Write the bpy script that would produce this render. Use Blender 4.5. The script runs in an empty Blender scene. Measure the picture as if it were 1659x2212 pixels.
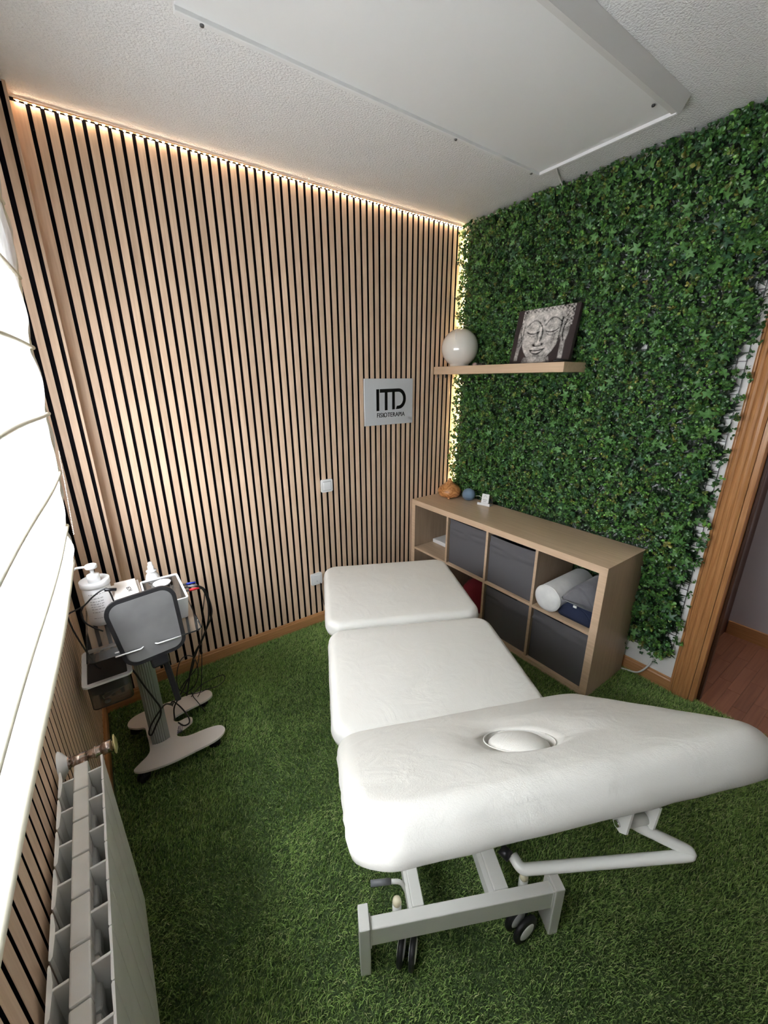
import bpy, bmesh, math, random
import numpy as np
from mathutils import Vector, Matrix, Euler
random.seed(7); rng = np.random.default_rng(7)
S = bpy.context.scene
COL = S.collection
R = math.radians

# ------------------------------------------------------------------ camera, world, exposure
cam_d = bpy.data.cameras.new('camera'); cam = bpy.data.objects.new('camera', cam_d); COL.objects.link(cam)
cam.matrix_world = Matrix(((0.8144386, 0.1857353, -0.5497201, -2.2982666),
                           (-0.5802201, 0.2511146, -0.7747813, -2.2713596),
                           (-0.0058615, 0.9499705, 0.3122848, 1.6231312),
                           (0, 0, 0, 1)))
cam_d.sensor_fit = 'HORIZONTAL'; cam_d.sensor_width = 36.0
cam_d.lens = 36.0 * 870.887 / 1659.0
cam_d.clip_start = 0.02; cam_d.clip_end = 200
S.camera = cam

W = bpy.data.worlds.new('daylight'); S.world = W; W.use_nodes = True
nt = W.node_tree; nt.nodes.clear()
wo = nt.nodes.new('ShaderNodeOutputWorld'); bg = nt.nodes.new('ShaderNodeBackground')
tc = nt.nodes.new('ShaderNodeTexCoord'); sx = nt.nodes.new('ShaderNodeSeparateXYZ'); cr = nt.nodes.new('ShaderNodeValToRGB')
nt.links.new(tc.outputs['Generated'], sx.inputs[0]); nt.links.new(sx.outputs['Z'], cr.inputs[0])
cr.color_ramp.elements[0].position = 0.0; cr.color_ramp.elements[0].color = (0.42, 0.44, 0.46, 1)
cr.color_ramp.elements[1].position = 0.12; cr.color_ramp.elements[1].color = (0.90, 0.94, 1.0, 1)
nt.links.new(cr.outputs[0], bg.inputs[0]); bg.inputs[1].default_value = 20.0
nt.links.new(bg.outputs[0], wo.inputs[0])

WIN_Y0, WIN_Y1, WIN_Z0, WIN_Z1 = -0.42, -2.20, 1.10, 2.40
portal_d = bpy.data.lights.new('window_portal', 'AREA'); portal_d.shape = 'RECTANGLE'
SHUT = 1.74   # lower edge of the half-lowered roller shutter
portal_d.size = SHUT - WIN_Z0; portal_d.size_y = WIN_Y0 - WIN_Y1
portal_d.cycles.is_portal = True
portal = bpy.data.objects.new('window_portal', portal_d); COL.objects.link(portal)
portal.location = (-2.70, (WIN_Y0 + WIN_Y1) / 2, (WIN_Z0 + SHUT) / 2); portal.rotation_euler = (0, R(-90), 0)

S.view_settings.view_transform = 'Standard'; S.view_settings.look = 'None'
S.view_settings.gamma = 1.0; S.view_settings.exposure = 1.25; S.view_settings.use_curve_mapping = False
S.cycles.max_bounces = 10; S.cycles.diffuse_bounces = 6; S.cycles.glossy_bounces = 3
S.cycles.transmission_bounces = 8; S.cycles.transparent_max_bounces = 12
S.cycles.sample_clamp_indirect = 6.0; S.cycles.caustics_reflective = False; S.cycles.caustics_refractive = False
S.cycles.use_light_tree = True

hl = bpy.data.lights.new('hall_fill_light', 'AREA'); hl.size = .3; hl.energy = 5.0; hl.color = (1.0, .95, .93)  # unseen fill light, added to brighten the hall
hlo = bpy.data.objects.new('hall_fill_light', hl); COL.objects.link(hlo); hlo.location = (.50, -2.9, 2.55)

# ------------------------------------------------------------------ materials
def mat(name, color=(.8, .8, .8), rough=.5, metal=0.0, spec=.5, **k):
    m = bpy.data.materials.new(name); m.use_nodes = True
    b = m.node_tree.nodes['Principled BSDF']
    b.inputs['Base Color'].default_value = (*color, 1); b.inputs['Roughness'].default_value = rough
    b.inputs['Metallic'].default_value = metal; b.inputs['Specular IOR Level'].default_value = spec
    for kk, v in k.items(): b.inputs[kk.replace('_', ' ')].default_value = v
    return m
def nodes(m): return m.node_tree.nodes, m.node_tree.links, m.node_tree.nodes['Principled BSDF']
def bump(m, scale=50, strength=.2, dist=.002, detail=3, stretch=(1, 1, 1), coords='Object', kind='noise'):
    n, l, b = nodes(m)
    t = n.new('ShaderNodeTexCoord'); mp = n.new('ShaderNodeMapping'); mp.inputs['Scale'].default_value = stretch
    if kind == 'noise':
        x = n.new('ShaderNodeTexNoise'); x.inputs['Scale'].default_value = scale; x.inputs['Detail'].default_value = detail; out = x.outputs['Fac']
    else:
        x = n.new('ShaderNodeTexVoronoi'); x.inputs['Scale'].default_value = scale; out = x.outputs['Distance']
    bp = n.new('ShaderNodeBump'); bp.inputs['Strength'].default_value = strength; bp.inputs['Distance'].default_value = dist
    l.new(t.outputs[coords], mp.inputs[0]); l.new(mp.outputs[0], x.inputs['Vector']); l.new(out, bp.inputs['Height'])
    l.new(bp.outputs[0], b.inputs['Normal']); return m
def mottled(m, c1, c2, scale=5, detail=4, stretch=(1, 1, 1), lo=.35, hi=.65, coords='Object', rand=False, distort=0.0):
    n, l, b = nodes(m)
    t = n.new('ShaderNodeTexCoord'); mp = n.new('ShaderNodeMapping'); mp.inputs['Scale'].default_value = stretch
    x = n.new('ShaderNodeTexNoise'); x.inputs['Scale'].default_value = scale; x.inputs['Detail'].default_value = detail
    x.inputs['Distortion'].default_value = distort
    r = n.new('ShaderNodeValToRGB'); r.color_ramp.elements[0].position = lo; r.color_ramp.elements[1].position = hi
    r.color_ramp.elements[0].color = (*c1, 1); r.color_ramp.elements[1].color = (*c2, 1)
    l.new(t.outputs[coords], mp.inputs[0]); l.new(mp.outputs[0], x.inputs['Vector']); l.new(x.outputs['Fac'], r.inputs[0])
    if rand:
        oi = n.new('ShaderNodeObjectInfo'); vm = n.new('ShaderNodeVectorMath'); vm.operation = 'ADD'
        mul = n.new('ShaderNodeMath'); mul.operation = 'MULTIPLY'; mul.inputs[1].default_value = 37.0
        l.new(oi.outputs['Random'], mul.inputs[0]); l.new(t.outputs[coords], vm.inputs[0]); l.new(mul.outputs[0], vm.inputs[1]); l.new(vm.outputs[0], mp.inputs[0])
        hs = n.new('ShaderNodeHueSaturation'); mr = n.new('ShaderNodeMapRange')
        mr.inputs['To Min'].default_value = .88; mr.inputs['To Max'].default_value = 1.10
        l.new(oi.outputs['Random'], mr.inputs[0]); l.new(mr.outputs[0], hs.inputs['Value']); l.new(r.outputs[0], hs.inputs['Color'])
        l.new(hs.outputs[0], b.inputs['Base Color'])
    else:
        l.new(r.outputs[0], b.inputs['Base Color'])
    return m
def wood(name, c1, c2, axis='z', rough=.45, scale=9, rand=True, k=14, spec=.4):
    m = mat(name, c1, rough, spec=spec)
    st = {'z': (k, k, .7), 'y': (k, .7, k), 'x': (.7, k, k)}[axis]
    return mottled(m, c1, c2, scale, 5, st, .3, .7, rand=rand, distort=.15)

M = {}
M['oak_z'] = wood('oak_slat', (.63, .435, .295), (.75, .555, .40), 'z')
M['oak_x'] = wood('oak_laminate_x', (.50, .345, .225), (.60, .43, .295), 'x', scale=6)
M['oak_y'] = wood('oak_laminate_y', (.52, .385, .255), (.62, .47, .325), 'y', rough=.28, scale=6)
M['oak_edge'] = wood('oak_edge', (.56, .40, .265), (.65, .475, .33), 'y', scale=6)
M['oak_shaded'] = wood('oak_shaded', (.30, .215, .145), (.37, .27, .185), 'z', rough=.35, scale=6)  # same oak, darkened to paint in the shade on sides and dividers
M['pine_x'] = wood('orange_wood_x', (.40, .185, .070), (.52, .265, .11), 'x', rough=.35)
M['pine_y'] = wood('orange_wood_y', (.40, .185, .070), (.52, .265, .11), 'y', rough=.35)
M['pine_z'] = wood('orange_wood_z', (.38, .165, .058), (.54, .27, .11), 'z', rough=.28, k=22)
M['darkwood'] = wood('dark_door_wood', (.050, .020, .012), (.085, .035, .02), 'z', rough=.4)
M['parquet'] = wood('parquet', (.20, .082, .045), (.29, .125, .070), 'x', rough=.35, scale=4)
M['felt'] = bump(mat('black_felt', (.006, .005, .007), .95, spec=.1), 400, .3)
M['plaster'] = mat('white_plaster', (.80, .79, .78), .8)
M['hall_paint'] = mat('hall_paint', (.52, .50, .53), .7)
ce = M['ceiling'] = mat('stucco_ceiling', (.75, .75, .745), .9, spec=.2)
bump(ce, 125, .8, .007, 2.0, (1, 1.15, 1))
M['panel'] = bump(mat('heating_panel_paint', (.72, .72, .71), .55), 500, .1, .001)
M['panel_side'] = mat('heating_panel_edge', (.62, .61, .59), .45)
M['screw'] = mat('screw_metal', (.12, .12, .12), .4, .8)
M['white_plastic'] = mat('white_plastic', (.80, .80, .80), .35)
M['cream_plastic'] = mat('cream_plastic', (.74, .70, .66), .4)
M['cream_knob'] = mat('cream_knob', (.72, .66, .47), .35)
M['black_plastic'] = mat('black_plastic', (.012, .012, .014), .4)
M['black_rubber'] = mat('black_rubber', (.010, .010, .012), .5)
M['grey_panel'] = mottled(mat('grey_frosted_panel', (.15, .15, .15), .5, spec=.35), (.12, .12, .12), (.17, .17, .168), 7, 3)
M['grey_text'] = mat('grey_print', (.30, .30, .31), .5)
M['black_print'] = mat('black_print', (.004, .004, .005), .35)
M['blue_print'] = mat('navy_print', (.02, .02, .10), .4)
M['white_metal'] = bump(mat('white_painted_metal', (.66, .66, .62), .35), 900, .12, .0005)
M['radiator'] = mottled(mat('radiator_enamel', (.74, .74, .72), .33), (.66, .66, .63), (.78, .78, .76), 6, 4)
M['brass'] = mat('nickel_brass', (.62, .50, .44), .22, .9)
M['brass_yellow'] = mat('yellow_brass', (.72, .62, .32), .3, .8)
M['chrome'] = mat('chrome', (.75, .75, .76), .15, 1.0)
M['blue_plug'] = mat('blue_plug', (.015, .04, .42), .4); M['red_plug'] = mat('red_plug', (.65, .02, .03), .4); M['grey_plug'] = mat('grey_plug', (.25, .25, .26), .4)
v = M['vinyl'] = mat('cream_vinyl', (.585, .575, .535), .40, spec=.35)
n, l, b = nodes(v)
t_ = n.new('ShaderNodeTexCoord'); na = n.new('ShaderNodeTexNoise'); na.inputs['Scale'].default_value = 9; na.inputs['Detail'].default_value = 6; na.inputs['Distortion'].default_value = 1.2
nb = n.new('ShaderNodeTexNoise'); nb.inputs['Scale'].default_value = 420
mm = n.new('ShaderNodeMath'); mm.operation = 'MULTIPLY_ADD'; mm.inputs[1].default_value = .12
bp = n.new('ShaderNodeBump'); bp.inputs['Strength'].default_value = .42; bp.inputs['Distance'].default_value = .007
l.new(t_.outputs['Object'], na.inputs['Vector']); l.new(t_.outputs['Object'], nb.inputs['Vector']); l.new(nb.outputs['Fac'], mm.inputs[0]); l.new(na.outputs['Fac'], mm.inputs[2])
l.new(mm.outputs[0], bp.inputs['Height']); l.new(bp.outputs[0], b.inputs['Normal'])
M['bin_fabric'] = bump(mat('dark_grey_box_fabric', (.105, .101, .110), .72), 300, .3, .001)
M['grey_velour'] = bump(mottled(mat('grey_velour', (.17, .17, .185), .9, Sheen_Weight=.3), (.12, .12, .135), (.20, .20, .215), 8, 4), 60, .3, .004)
M['white_terry'] = bump(mottled(mat('white_velour', (.76, .76, .74), .95, Sheen_Weight=.3), (.66, .66, .65), (.80, .80, .78), 10, 4), 300, .4, .002)
M['navy_velour'] = bump(mat('navy_velour', (.012, .020, .055), .9), 200, .3, .002)
M['red_cloth'] = bump(mat('dark_red_cloth', (.20, .012, .02), .85), 40, .4, .006)
M['globe'] = mat('opal_glass', (.76, .73, .67), .06, spec=.6, Coat_Weight=.6, Coat_Roughness=.03)
M['vase'] = mat('turned_wood', (.52, .24, .085), .35)
n, l, b = nodes(M['vase']); t_ = n.new('ShaderNodeTexCoord'); wv = n.new('ShaderNodeTexWave'); wv.bands_direction = 'Z'
wv.inputs['Scale'].default_value = 11; wv.inputs['Distortion'].default_value = 16; wv.inputs['Detail'].default_value = 3; wv.inputs['Detail Scale'].default_value = 1.2
r_ = n.new('ShaderNodeValToRGB'); r_.color_ramp.elements[0].color = (.38, .15, .045, 1); r_.color_ramp.elements[1].color = (.60, .29, .11, 1)
l.new(t_.outputs['Object'], wv.inputs['Vector']); l.new(wv.outputs['Fac'], r_.inputs[0]); l.new(r_.outputs[0], b.inputs['Base Color'])
M['blue_mesh'] = bump(mat('blue_grey_mesh_fabric', (.17, .25, .345), .85), 700, .5, .001)
M['blue_base'] = mat('blue_grey_base', (.10, .15, .21), .5)
M['acrylic'] = mat('clear_acrylic', (.93, .95, .95), .03, Transmission_Weight=.96, IOR=1.3)
M['smoked'] = mat('smoked_acrylic', (.62, .60, .58), .05, Transmission_Weight=.92, IOR=1.2)
M['glass'] = None
g = bpy.data.materials.new('window_glass'); g.use_nodes = True; g.node_tree.nodes.clear()
o_ = g.node_tree.nodes.new('ShaderNodeOutputMaterial'); a_ = g.node_tree.nodes.new('ShaderNodeBsdfTransparent'); b_ = g.node_tree.nodes.new('ShaderNodeBsdfGlossy'); x_ = g.node_tree.nodes.new('ShaderNodeMixShader')
b_.inputs['Roughness'].default_value = .02; x_.inputs[0].default_value = .06
g.node_tree.links.new(a_.outputs[0], x_.inputs[1]); g.node_tree.links.new(b_.outputs[0], x_.inputs[2]); g.node_tree.links.new(x_.outputs[0], o_.inputs[0]); M['glass'] = g
def sheer(name, col, tr, wave=True):
    g = bpy.data.materials.new(name); g.use_nodes = True; N = g.node_tree.nodes; L = g.node_tree.links; N.clear()
    o = N.new('ShaderNodeOutputMaterial'); tp = N.new('ShaderNodeBsdfTransparent'); tl = N.new('ShaderNodeBsdfTranslucent'); df = N.new('ShaderNodeBsdfDiffuse')
    m1 = N.new('ShaderNodeMixShader'); m2 = N.new('ShaderNodeMixShader'); m1.inputs[0].default_value = .30
    tl.inputs[0].default_value = (*col, 1); df.inputs[0].default_value = (*col, 1)
    L.new(tl.outputs[0], m1.inputs[1]); L.new(df.outputs[0], m1.inputs[2])
    L.new(m1.outputs[0], m2.inputs[1]); L.new(tp.outputs[0], m2.inputs[2]); L.new(m2.outputs[0], o.inputs[0])
    if wave:
        tc = N.new('ShaderNodeTexCoord'); mp = N.new('ShaderNodeMapping'); mp.inputs['Scale'].default_value = (30, 30, 1.6)
        no = N.new('ShaderNodeTexNoise'); no.inputs['Scale'].default_value = 3; no.inputs['Detail'].default_value = 4
        mr = N.new('ShaderNodeMapRange'); mr.inputs['From Min'].default_value = .3; mr.inputs['From Max'].default_value = .7
        mr.inputs['To Min'].default_value = tr * .6; mr.inputs['To Max'].default_value = tr * 1.4
        L.new(tc.outputs['Object'], mp.inputs[0]); L.new(mp.outputs[0], no.inputs['Vector']); L.new(no.outputs['Fac'], mr.inputs[0]); L.new(mr.outputs[0], m2.inputs[0])
    else: m2.inputs[0].default_value = tr
    return g
M['voile'] = sheer('white_voile', (.86, .86, .85), .10)
M['hem'] = mat('cream_hem', (.80, .77, .64), .8, Transmission_Weight=0.0)
def emis(name, col, s):
    m = mat(name, col, .5); m.node_tree.nodes['Principled BSDF'].inputs['Emission Color'].default_value = (*col, 1)
    m.node_tree.nodes['Principled BSDF'].inputs['Emission Strength'].default_value = s; return m
M['led'] = emis('warm_white_led', (1.0, .74, .50), 34)
M['led_y'] = emis('warm_yellow_led', (1.0, .80, .42), 60)
M['led_tape'] = mat('led_tape', (.75, .45, .25), .4)
def vcol(name, rough, spec=.5, mul=1.0, trans=0.0):
    m = mat(name, (.5, .5, .5), rough, spec=spec); n, l, b = nodes(m)
    a = n.new('ShaderNodeAttribute'); a.attribute_name = 'col'; l.new(a.outputs['Color'], b.inputs['Base Color'])
    return m
M['leaf'] = vcol('plastic_leaf', .30, .6)
M['grass'] = vcol('artificial_grass_blade', .55, .25)
M['soil'] = bump(mottled(mat('grass_backing', (.02, .04, .01), .95), (.05, .09, .03), (.09, .14, .05), 30, 4), 200, .6, .01)
M['print'] = vcol('canvas_print', .75, .15)
M['canvas_side'] = mat('canvas_side', (.045, .032, .032), .7)
def ivy_mat(name, c1, c2):
    return mottled(mat(name, c1, .42, spec=.4), c1, c2, 60, 2)
IVY = [ivy_mat('ivy_leaf_green', (.045, .135, .030), (.075, .20, .045)), ivy_mat('ivy_leaf_pale', (.07, .19, .05), (.13, .29, .09)), ivy_mat('ivy_leaf_dark', (.018, .07, .030), (.035, .11, .045))]

# ------------------------------------------------------------------ builders
def link(name, me, m=None, parent=None, loc=None, smooth=False):
    if m is not None:
        if len(me.materials): me.materials.clear()
        for q in (m if isinstance(m, (list, tuple)) else [m]): me.materials.append(q)
    if smooth:
        me.polygons.foreach_set('use_smooth', [True] * len(me.polygons))
    o = bpy.data.objects.new(name, me); COL.objects.link(o)
    if parent is not None: o.parent = parent
    if loc is not None: o.location = loc
    return o
def tag(o, label=None, cat=None, group=None, kind=None):
    if label: o['label'] = label
    if cat: o['category'] = cat
    if group: o['group'] = group
    if kind: o['kind'] = kind
    return o
def empty(name, loc=(0, 0, 0), rz=0, parent=None):
    o = bpy.data.objects.new(name, None); o.empty_display_size = .05; COL.objects.link(o)
    o.location = loc; o.rotation_euler = (0, 0, rz)
    if parent is not None: o.parent = parent
    return o
class B:
    """collects shapes in one bmesh"""
    def __init__(s): s.bm = bmesh.new()
    def box(s, x0, x1, y0, y1, z0, z1, bev=0, seg=2, M4=None, mi=0):
        x0, x1 = sorted((x0, x1)); y0, y1 = sorted((y0, y1)); z0, z1 = sorted((z0, z1))
        vs = [s.bm.verts.new(p) for p in ((x0, y0, z0), (x1, y0, z0), (x1, y1, z0), (x0, y1, z0), (x0, y0, z1), (x1, y0, z1), (x1, y1, z1), (x0, y1, z1))]
        fs = [s.bm.faces.new([vs[i] for i in q]) for q in ((0, 3, 2, 1), (4, 5, 6, 7), (0, 1, 5, 4), (1, 2, 6, 5), (2, 3, 7, 6), (3, 0, 4, 7))]
        for f in fs: f.material_index = mi
        if bev:
            es = list({e for f in fs for e in f.edges})
            r = bmesh.ops.bevel(s.bm, geom=es, offset=bev, segments=seg, affect='EDGES', profile=.5)
            vs = list({v for f in r['faces'] for v in f.verts} | {v for v in vs if v.is_valid})
            for f in r['faces']: f.material_index = mi
        if M4 is not None:
            allv = set(vs)
            bmesh.ops.transform(s.bm, matrix=M4, verts=[v for v in allv if v.is_valid])
        return s
    def prism(s, poly, z0, z1, axis='z', M4=None, mi=0):
        def mk(p, z):
            return {'z': (p[0], p[1], z), 'y': (p[0], z, p[1]), 'x': (z, p[0], p[1])}[axis]
        a = [s.bm.verts.new(mk(p, z0)) for p in poly]; b = [s.bm.verts.new(mk(p, z1)) for p in poly]
        n = len(poly); fs = [s.bm.faces.new(a[::-1]), s.bm.faces.new(b)]
        for i in range(n): fs.append(s.bm.faces.new([a[i], a[(i + 1) % n], b[(i + 1) % n], b[i]]))
        for f in fs: f.material_index = mi
        if M4 is not None: bmesh.ops.transform(s.bm, matrix=M4, verts=a + b)
        return s
    def lathe(s, prof, n=32, c=(0, 0, 0), M4=None, mi=0):
        rings = []
        allv = []
        for r, z in prof:
            if r < 1e-6: ring = [s.bm.verts.new((c[0], c[1], c[2] + z))]
            else: ring = [s.bm.verts.new((c[0] + r * math.cos(2 * math.pi * i / n), c[1] + r * math.sin(2 * math.pi * i / n), c[2] + z)) for i in range(n)]
            rings.append(ring); allv += ring
        for a, b in zip(rings, rings[1:]):
            for i in range(n):
                j = (i + 1) % n
                if len(a) == 1 and len(b) == 1: break
                if len(a) == 1: f = s.bm.faces.new([a[0], b[j], b[i]])
                elif len(b) == 1: f = s.bm.faces.new([a[i], a[j], b[0]])
                else: f = s.bm.faces.new([a[i], a[j], b[j], b[i]])
                f.material_index = mi; f.smooth = True
        for ring, rev in ((rings[0], True), (rings[-1], False)):
            if len(ring) > 1:
                f = s.bm.faces.new(ring[::-1] if rev else ring); f.material_index = mi
        if M4 is not None: bmesh.ops.transform(s.bm, matrix=M4, verts=allv)
        return s
    def cyl(s, p, q, r, n=20, r2=None, mi=0):
        p = Vector(p); q = Vector(q); d = q - p
        M4 = Matrix.Translation(p) @ d.to_track_quat('Z', 'Y').to_matrix().to_4x4()
        return s.lathe([(r, 0), (r if r2 is None else r2, d.length)], n, M4=M4, mi=mi)
    def tube(s, pts, r, n=8, cap=True, mi=0):
        pts = [Vector(p) for p in pts]; rings = []
        up = Vector((0, 0, 1)); prev = None
        for i, p in enumerate(pts):
            d = (pts[min(i + 1, len(pts) - 1)] - pts[max(i - 1, 0)]).normalized()
            if prev is None: x = d.orthogonal().normalized()
            else:
                x = prev - d * prev.dot(d); x = x.normalized() if x.length > 1e-6 else d.orthogonal().normalized()
            y = d.cross(x); prev = x
            rings.append([s.bm.verts.new(p + r * (math.cos(2 * math.pi * k / n) * x + math.sin(2 * math.pi * k / n) * y)) for k in range(n)])
        for a, b in zip(rings, rings[1:]):
            for k in range(n):
                f = s.bm.faces.new([a[k], a[(k + 1) % n], b[(k + 1) % n], b[k]]); f.smooth = True; f.material_index = mi
        if cap:
            s.bm.faces.new(rings[0][::-1]).material_index = mi; s.bm.faces.new(rings[-1]).material_index = mi
        return s
    def obj(s, name, m, parent=None, loc=None, smooth=False):
        bmesh.ops.recalc_face_normals(s.bm, faces=s.bm.faces)
        me = bpy.data.meshes.new(name); s.bm.to_mesh(me); s.bm.free()
        return link(name, me, m, parent, loc, smooth)
def spline(pts, k=6, closed=False):
    P = [Vector(p) for p in pts]; out = []; n = len(P)
    rngi = range(n if closed else n - 1)
    for i in rngi:
        g = (lambda j: P[j % n]) if closed else (lambda j: P[max(0, min(n - 1, j))])
        p0, p1, p2, p3 = g(i - 1), g(i), g(i + 1), g(i + 2)
        for t in range(k):
            t /= k
            out.append(.5 * ((2 * p1) + (-p0 + p2) * t + (2 * p0 - 5 * p1 + 4 * p2 - p3) * t * t + (-p0 + 3 * p1 - 3 * p2 + p3) * t ** 3))
    if not closed: out.append(P[-1])
    return out
def fillet(pts, r, k=6):
    P = [Vector(p) for p in pts]; out = [P[0]]
    for a, b, c in zip(P, P[1:], P[2:]):
        u = (a - b).normalized(); w = (c - b).normalized(); rr = min(r, (a - b).length * .45, (c - b).length * .45)
        s_, e_ = b + u * rr, b + w * rr
        for i in range(k + 1):
            t = i / k; out.append(s_ * (1 - t) ** 2 + b * 2 * t * (1 - t) + e_ * t * t)
    out.append(P[-1]); return out
def rrect(a, b, r, k=6, cx=0, cy=0):
    out = []
    for sx_, sy_, a0 in ((1, 1, 0), (-1, 1, 90), (-1, -1, 180), (1, -1, 270)):
        for i in range(k + 1):
            t = R(a0 + 90 * i / k); out.append((cx + sx_ * (a - r) + r * math.cos(t), cy + sy_ * (b - r) + r * math.sin(t)))
    return out
def fast_mesh(name, V, F, cols=None, tri=3):
    me = bpy.data.meshes.new(name)
    V = np.asarray(V, np.float32); F = np.asarray(F, np.int32); nf = len(F)
    me.vertices.add(len(V)); me.vertices.foreach_set('co', V.ravel())
    me.loops.add(nf * tri); me.loops.foreach_set('vertex_index', F.ravel())
    me.polygons.add(nf); me.polygons.foreach_set('loop_start', np.arange(0, nf * tri, tri, dtype=np.int32))
    me.update(calc_edges=True)
    if cols is not None:
        a = me.color_attributes.new('col', 'FLOAT_COLOR', 'POINT'); c = np.ones((len(V), 4), np.float32); c[:, :3] = cols; a.data.foreach_set('color', c.ravel())
    return me
def text_mesh(txt, size, extr=.0006):
    c = bpy.data.curves.new('lettering', 'FONT'); c.body = txt; c.size = size; c.extrude = extr; c.align_x = 'CENTER'; c.align_y = 'CENTER'; c.resolution_u = 3
    o = bpy.data.objects.new('tmp_letters', c); COL.objects.link(o)
    dg = bpy.context.evaluated_depsgraph_get(); dg.update()
    me = bpy.data.meshes.new_from_object(o.evaluated_get(dg)); bpy.data.objects.remove(o); return me
H = 2.600          # ceiling height
WX = -2.52         # face of the slats on the window wall
CY = -0.087        # face of the slats on the corner column
CX0 = -2.329       # right side of the corner column

# ------------------------------------------------------------------ room shell
B().box(-2.70, .03, -4.0, .20, -.06, -.002).obj('floor', M['soil'])['kind'] = 'structure'
fl = B().box(.03, 1.10, -4.0, .20, -.06, -.012).obj('floor_hall', M['darkwood']); fl['kind'] = 'structure'
pk = None
for j in range(26):
    y1 = -1.60 - j * .0585
    if y1 < -3.0: break
    x = .03 - random.uniform(.02, .28)
    while x < 1.0:
        x2 = x + .30; a, b2 = max(x, .031), min(x2, .96)
        if b2 - a > .02:
            o = B().box(a + .0006, b2 - .0006, y1 - .0579, y1, -.012, -.004 + random.uniform(0, .0006), .0006, 1).obj('plank', M['parquet'], fl)
        x = x2
B().box(-2.9, 1.2, -4.1, .3, H, H + .1).obj('ceiling', M['ceiling'])['kind'] = 'structure'
wb = B().box(-2.9, .22, .012, .2, -.05, H).obj('wall_back', M['felt']); wb['kind'] = 'structure'
# right wall with the door opening
DY0, DY1, DZ = -1.80, -2.62, 2.04
wr = B().box(0, .12, DY0, .2, -.05, H).box(0, .12, -4.0, DY1, -.05, H).box(0, .12, DY1, DY0, DZ, H).obj('wall_right', M['plaster']); wr['kind'] = 'structure'
B().box(-2.9, .12, -4.1, -4.0, -.05, H).obj('wall_front', M['plaster'])['kind'] = 'structure'
# window wall with opening
wl = (B().box(WX - .012, -2.80, WIN_Y0, .2, -.05, H).box(WX - .012, -2.80, -4.0, WIN_Y1, -.05, H)
      .box(WX - .012, -2.80, WIN_Y1, WIN_Y0, -.05, WIN_Z0).box(WX - .012, -2.80, WIN_Y1, WIN_Y0, WIN_Z1, H)).obj('wall_left', M['plaster']); wl['kind'] = 'structure'
B().box(WX - .012, WX - .0115 + .003, WIN_Y0, .1, 0, H).box(WX - .012, WX - .0085, -4, WIN_Y0, 0, WIN_Z0).obj('felt_backing', M['felt'], wl)
# corner column
cw = B().box(WX - .012, CX0, CY + .012, .1, 0, H).obj('wall_corner', M['felt']); cw['kind'] = 'structure'
# hall beyond the door
hw = B().box(.92, 1.10, -4.0, -1.55, -.05, H).obj('wall_hall', M['hall_paint']); hw['kind'] = 'structure'
B().box(.12, .92, -1.68, -1.60, -.012, H).obj('wall_hall_side', M['darkwood'])['kind'] = 'structure'
B().box(.12, 1.1, -4.0, -3.9, -.05, H).obj('wall_hall_end', M['hall_paint'])['kind'] = 'structure'
hd = empty('door_2', (.80, -1.68, 0)); hd['kind'] = 'structure'
B().box(-.02, .12, -.022, -.001, -.01, 2.08, .003).obj('casing', M['darkwood'], hd)
B().box(-.62, -.03, -.012, -.001, -.01, 2.04, .003).obj('door_leaf', M['darkwood'], hd)
B().box(.905, .9195, -3.9, -1.705, -.012, .088, .004).obj('baseboard_hall', M['pine_y'])['kind'] = 'structure'

# slats on the back wall
def slat(x, w, parent, z0, z1, axis, face, depth=.0115):
    bb = B()
    if axis == 'x': bb.box(x, x + w, face, face + depth, z0, z1, .0008, 1)
    else: bb.box(face - depth, face, x, x + w, z0, z1, .0008, 1)
    for f in bb.bm.faces:
        f.normal_update(); f.material_index = 0 if (abs(f.normal.y if axis == 'x' else f.normal.x) > .5) else 1
    return bb.obj('slat', [M['oak_z'], M['felt']], parent)
base_top = .080
gaps = []
g0 = -1.05
x = g0
while x < -.03: gaps.append(x); x += .0427
x = g0 - .0427
while x > -1.45: gaps.append(x); x -= .0427
x = -1.4343 - .04195
while x > -2.30: gaps.append(x); x -= .04195
gaps = sorted(gaps)
edges = [CX0] + gaps + [-.004]
for a, b2 in zip(edges, edges[1:]):
    a2 = a + (.0068 if a != CX0 else .001); e2 = b2 - (.0068 if b2 != -.004 else 0)
    if e2 - a2 > .006: slat(a2, e2 - a2, wb, base_top, H - .016, 'x', 0.0)
# column slats (front face y = CY) and narrow edge strip on its side
for a, b2 in ((CX0 - .017 - .0265, CX0 - .017), (CX0 - .0865, CX0 - .060), (CX0 - .129, CX0 - .1025), (CX0 - .172, CX0 - .145)):
    slat(a, b2 - a, cw, base_top, H, 'x', CY)
B().box(CX0, CX0 + .004, CY + .012, 0, base_top, H).obj('side_strip', M['oak_z'], cw)
B().box(CX0 - .003, CX0 + .007, CY - .002, CY + .012, base_top, H, .001, 1).obj('edge_trim', M['oak_z'], cw)
# window wall slats
y = -1.5634 + .0424 * 34
k = 0
while y > -3.2:
    top = H if y - .0424 > WIN_Y0 - .01 else WIN_Z0 - .02
    if y - .006 < CY - .002: slat(y - .0424 + .0055, .0314, wl, base_top, top, 'y', WX)
    y -= .0424; k += 1

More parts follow.
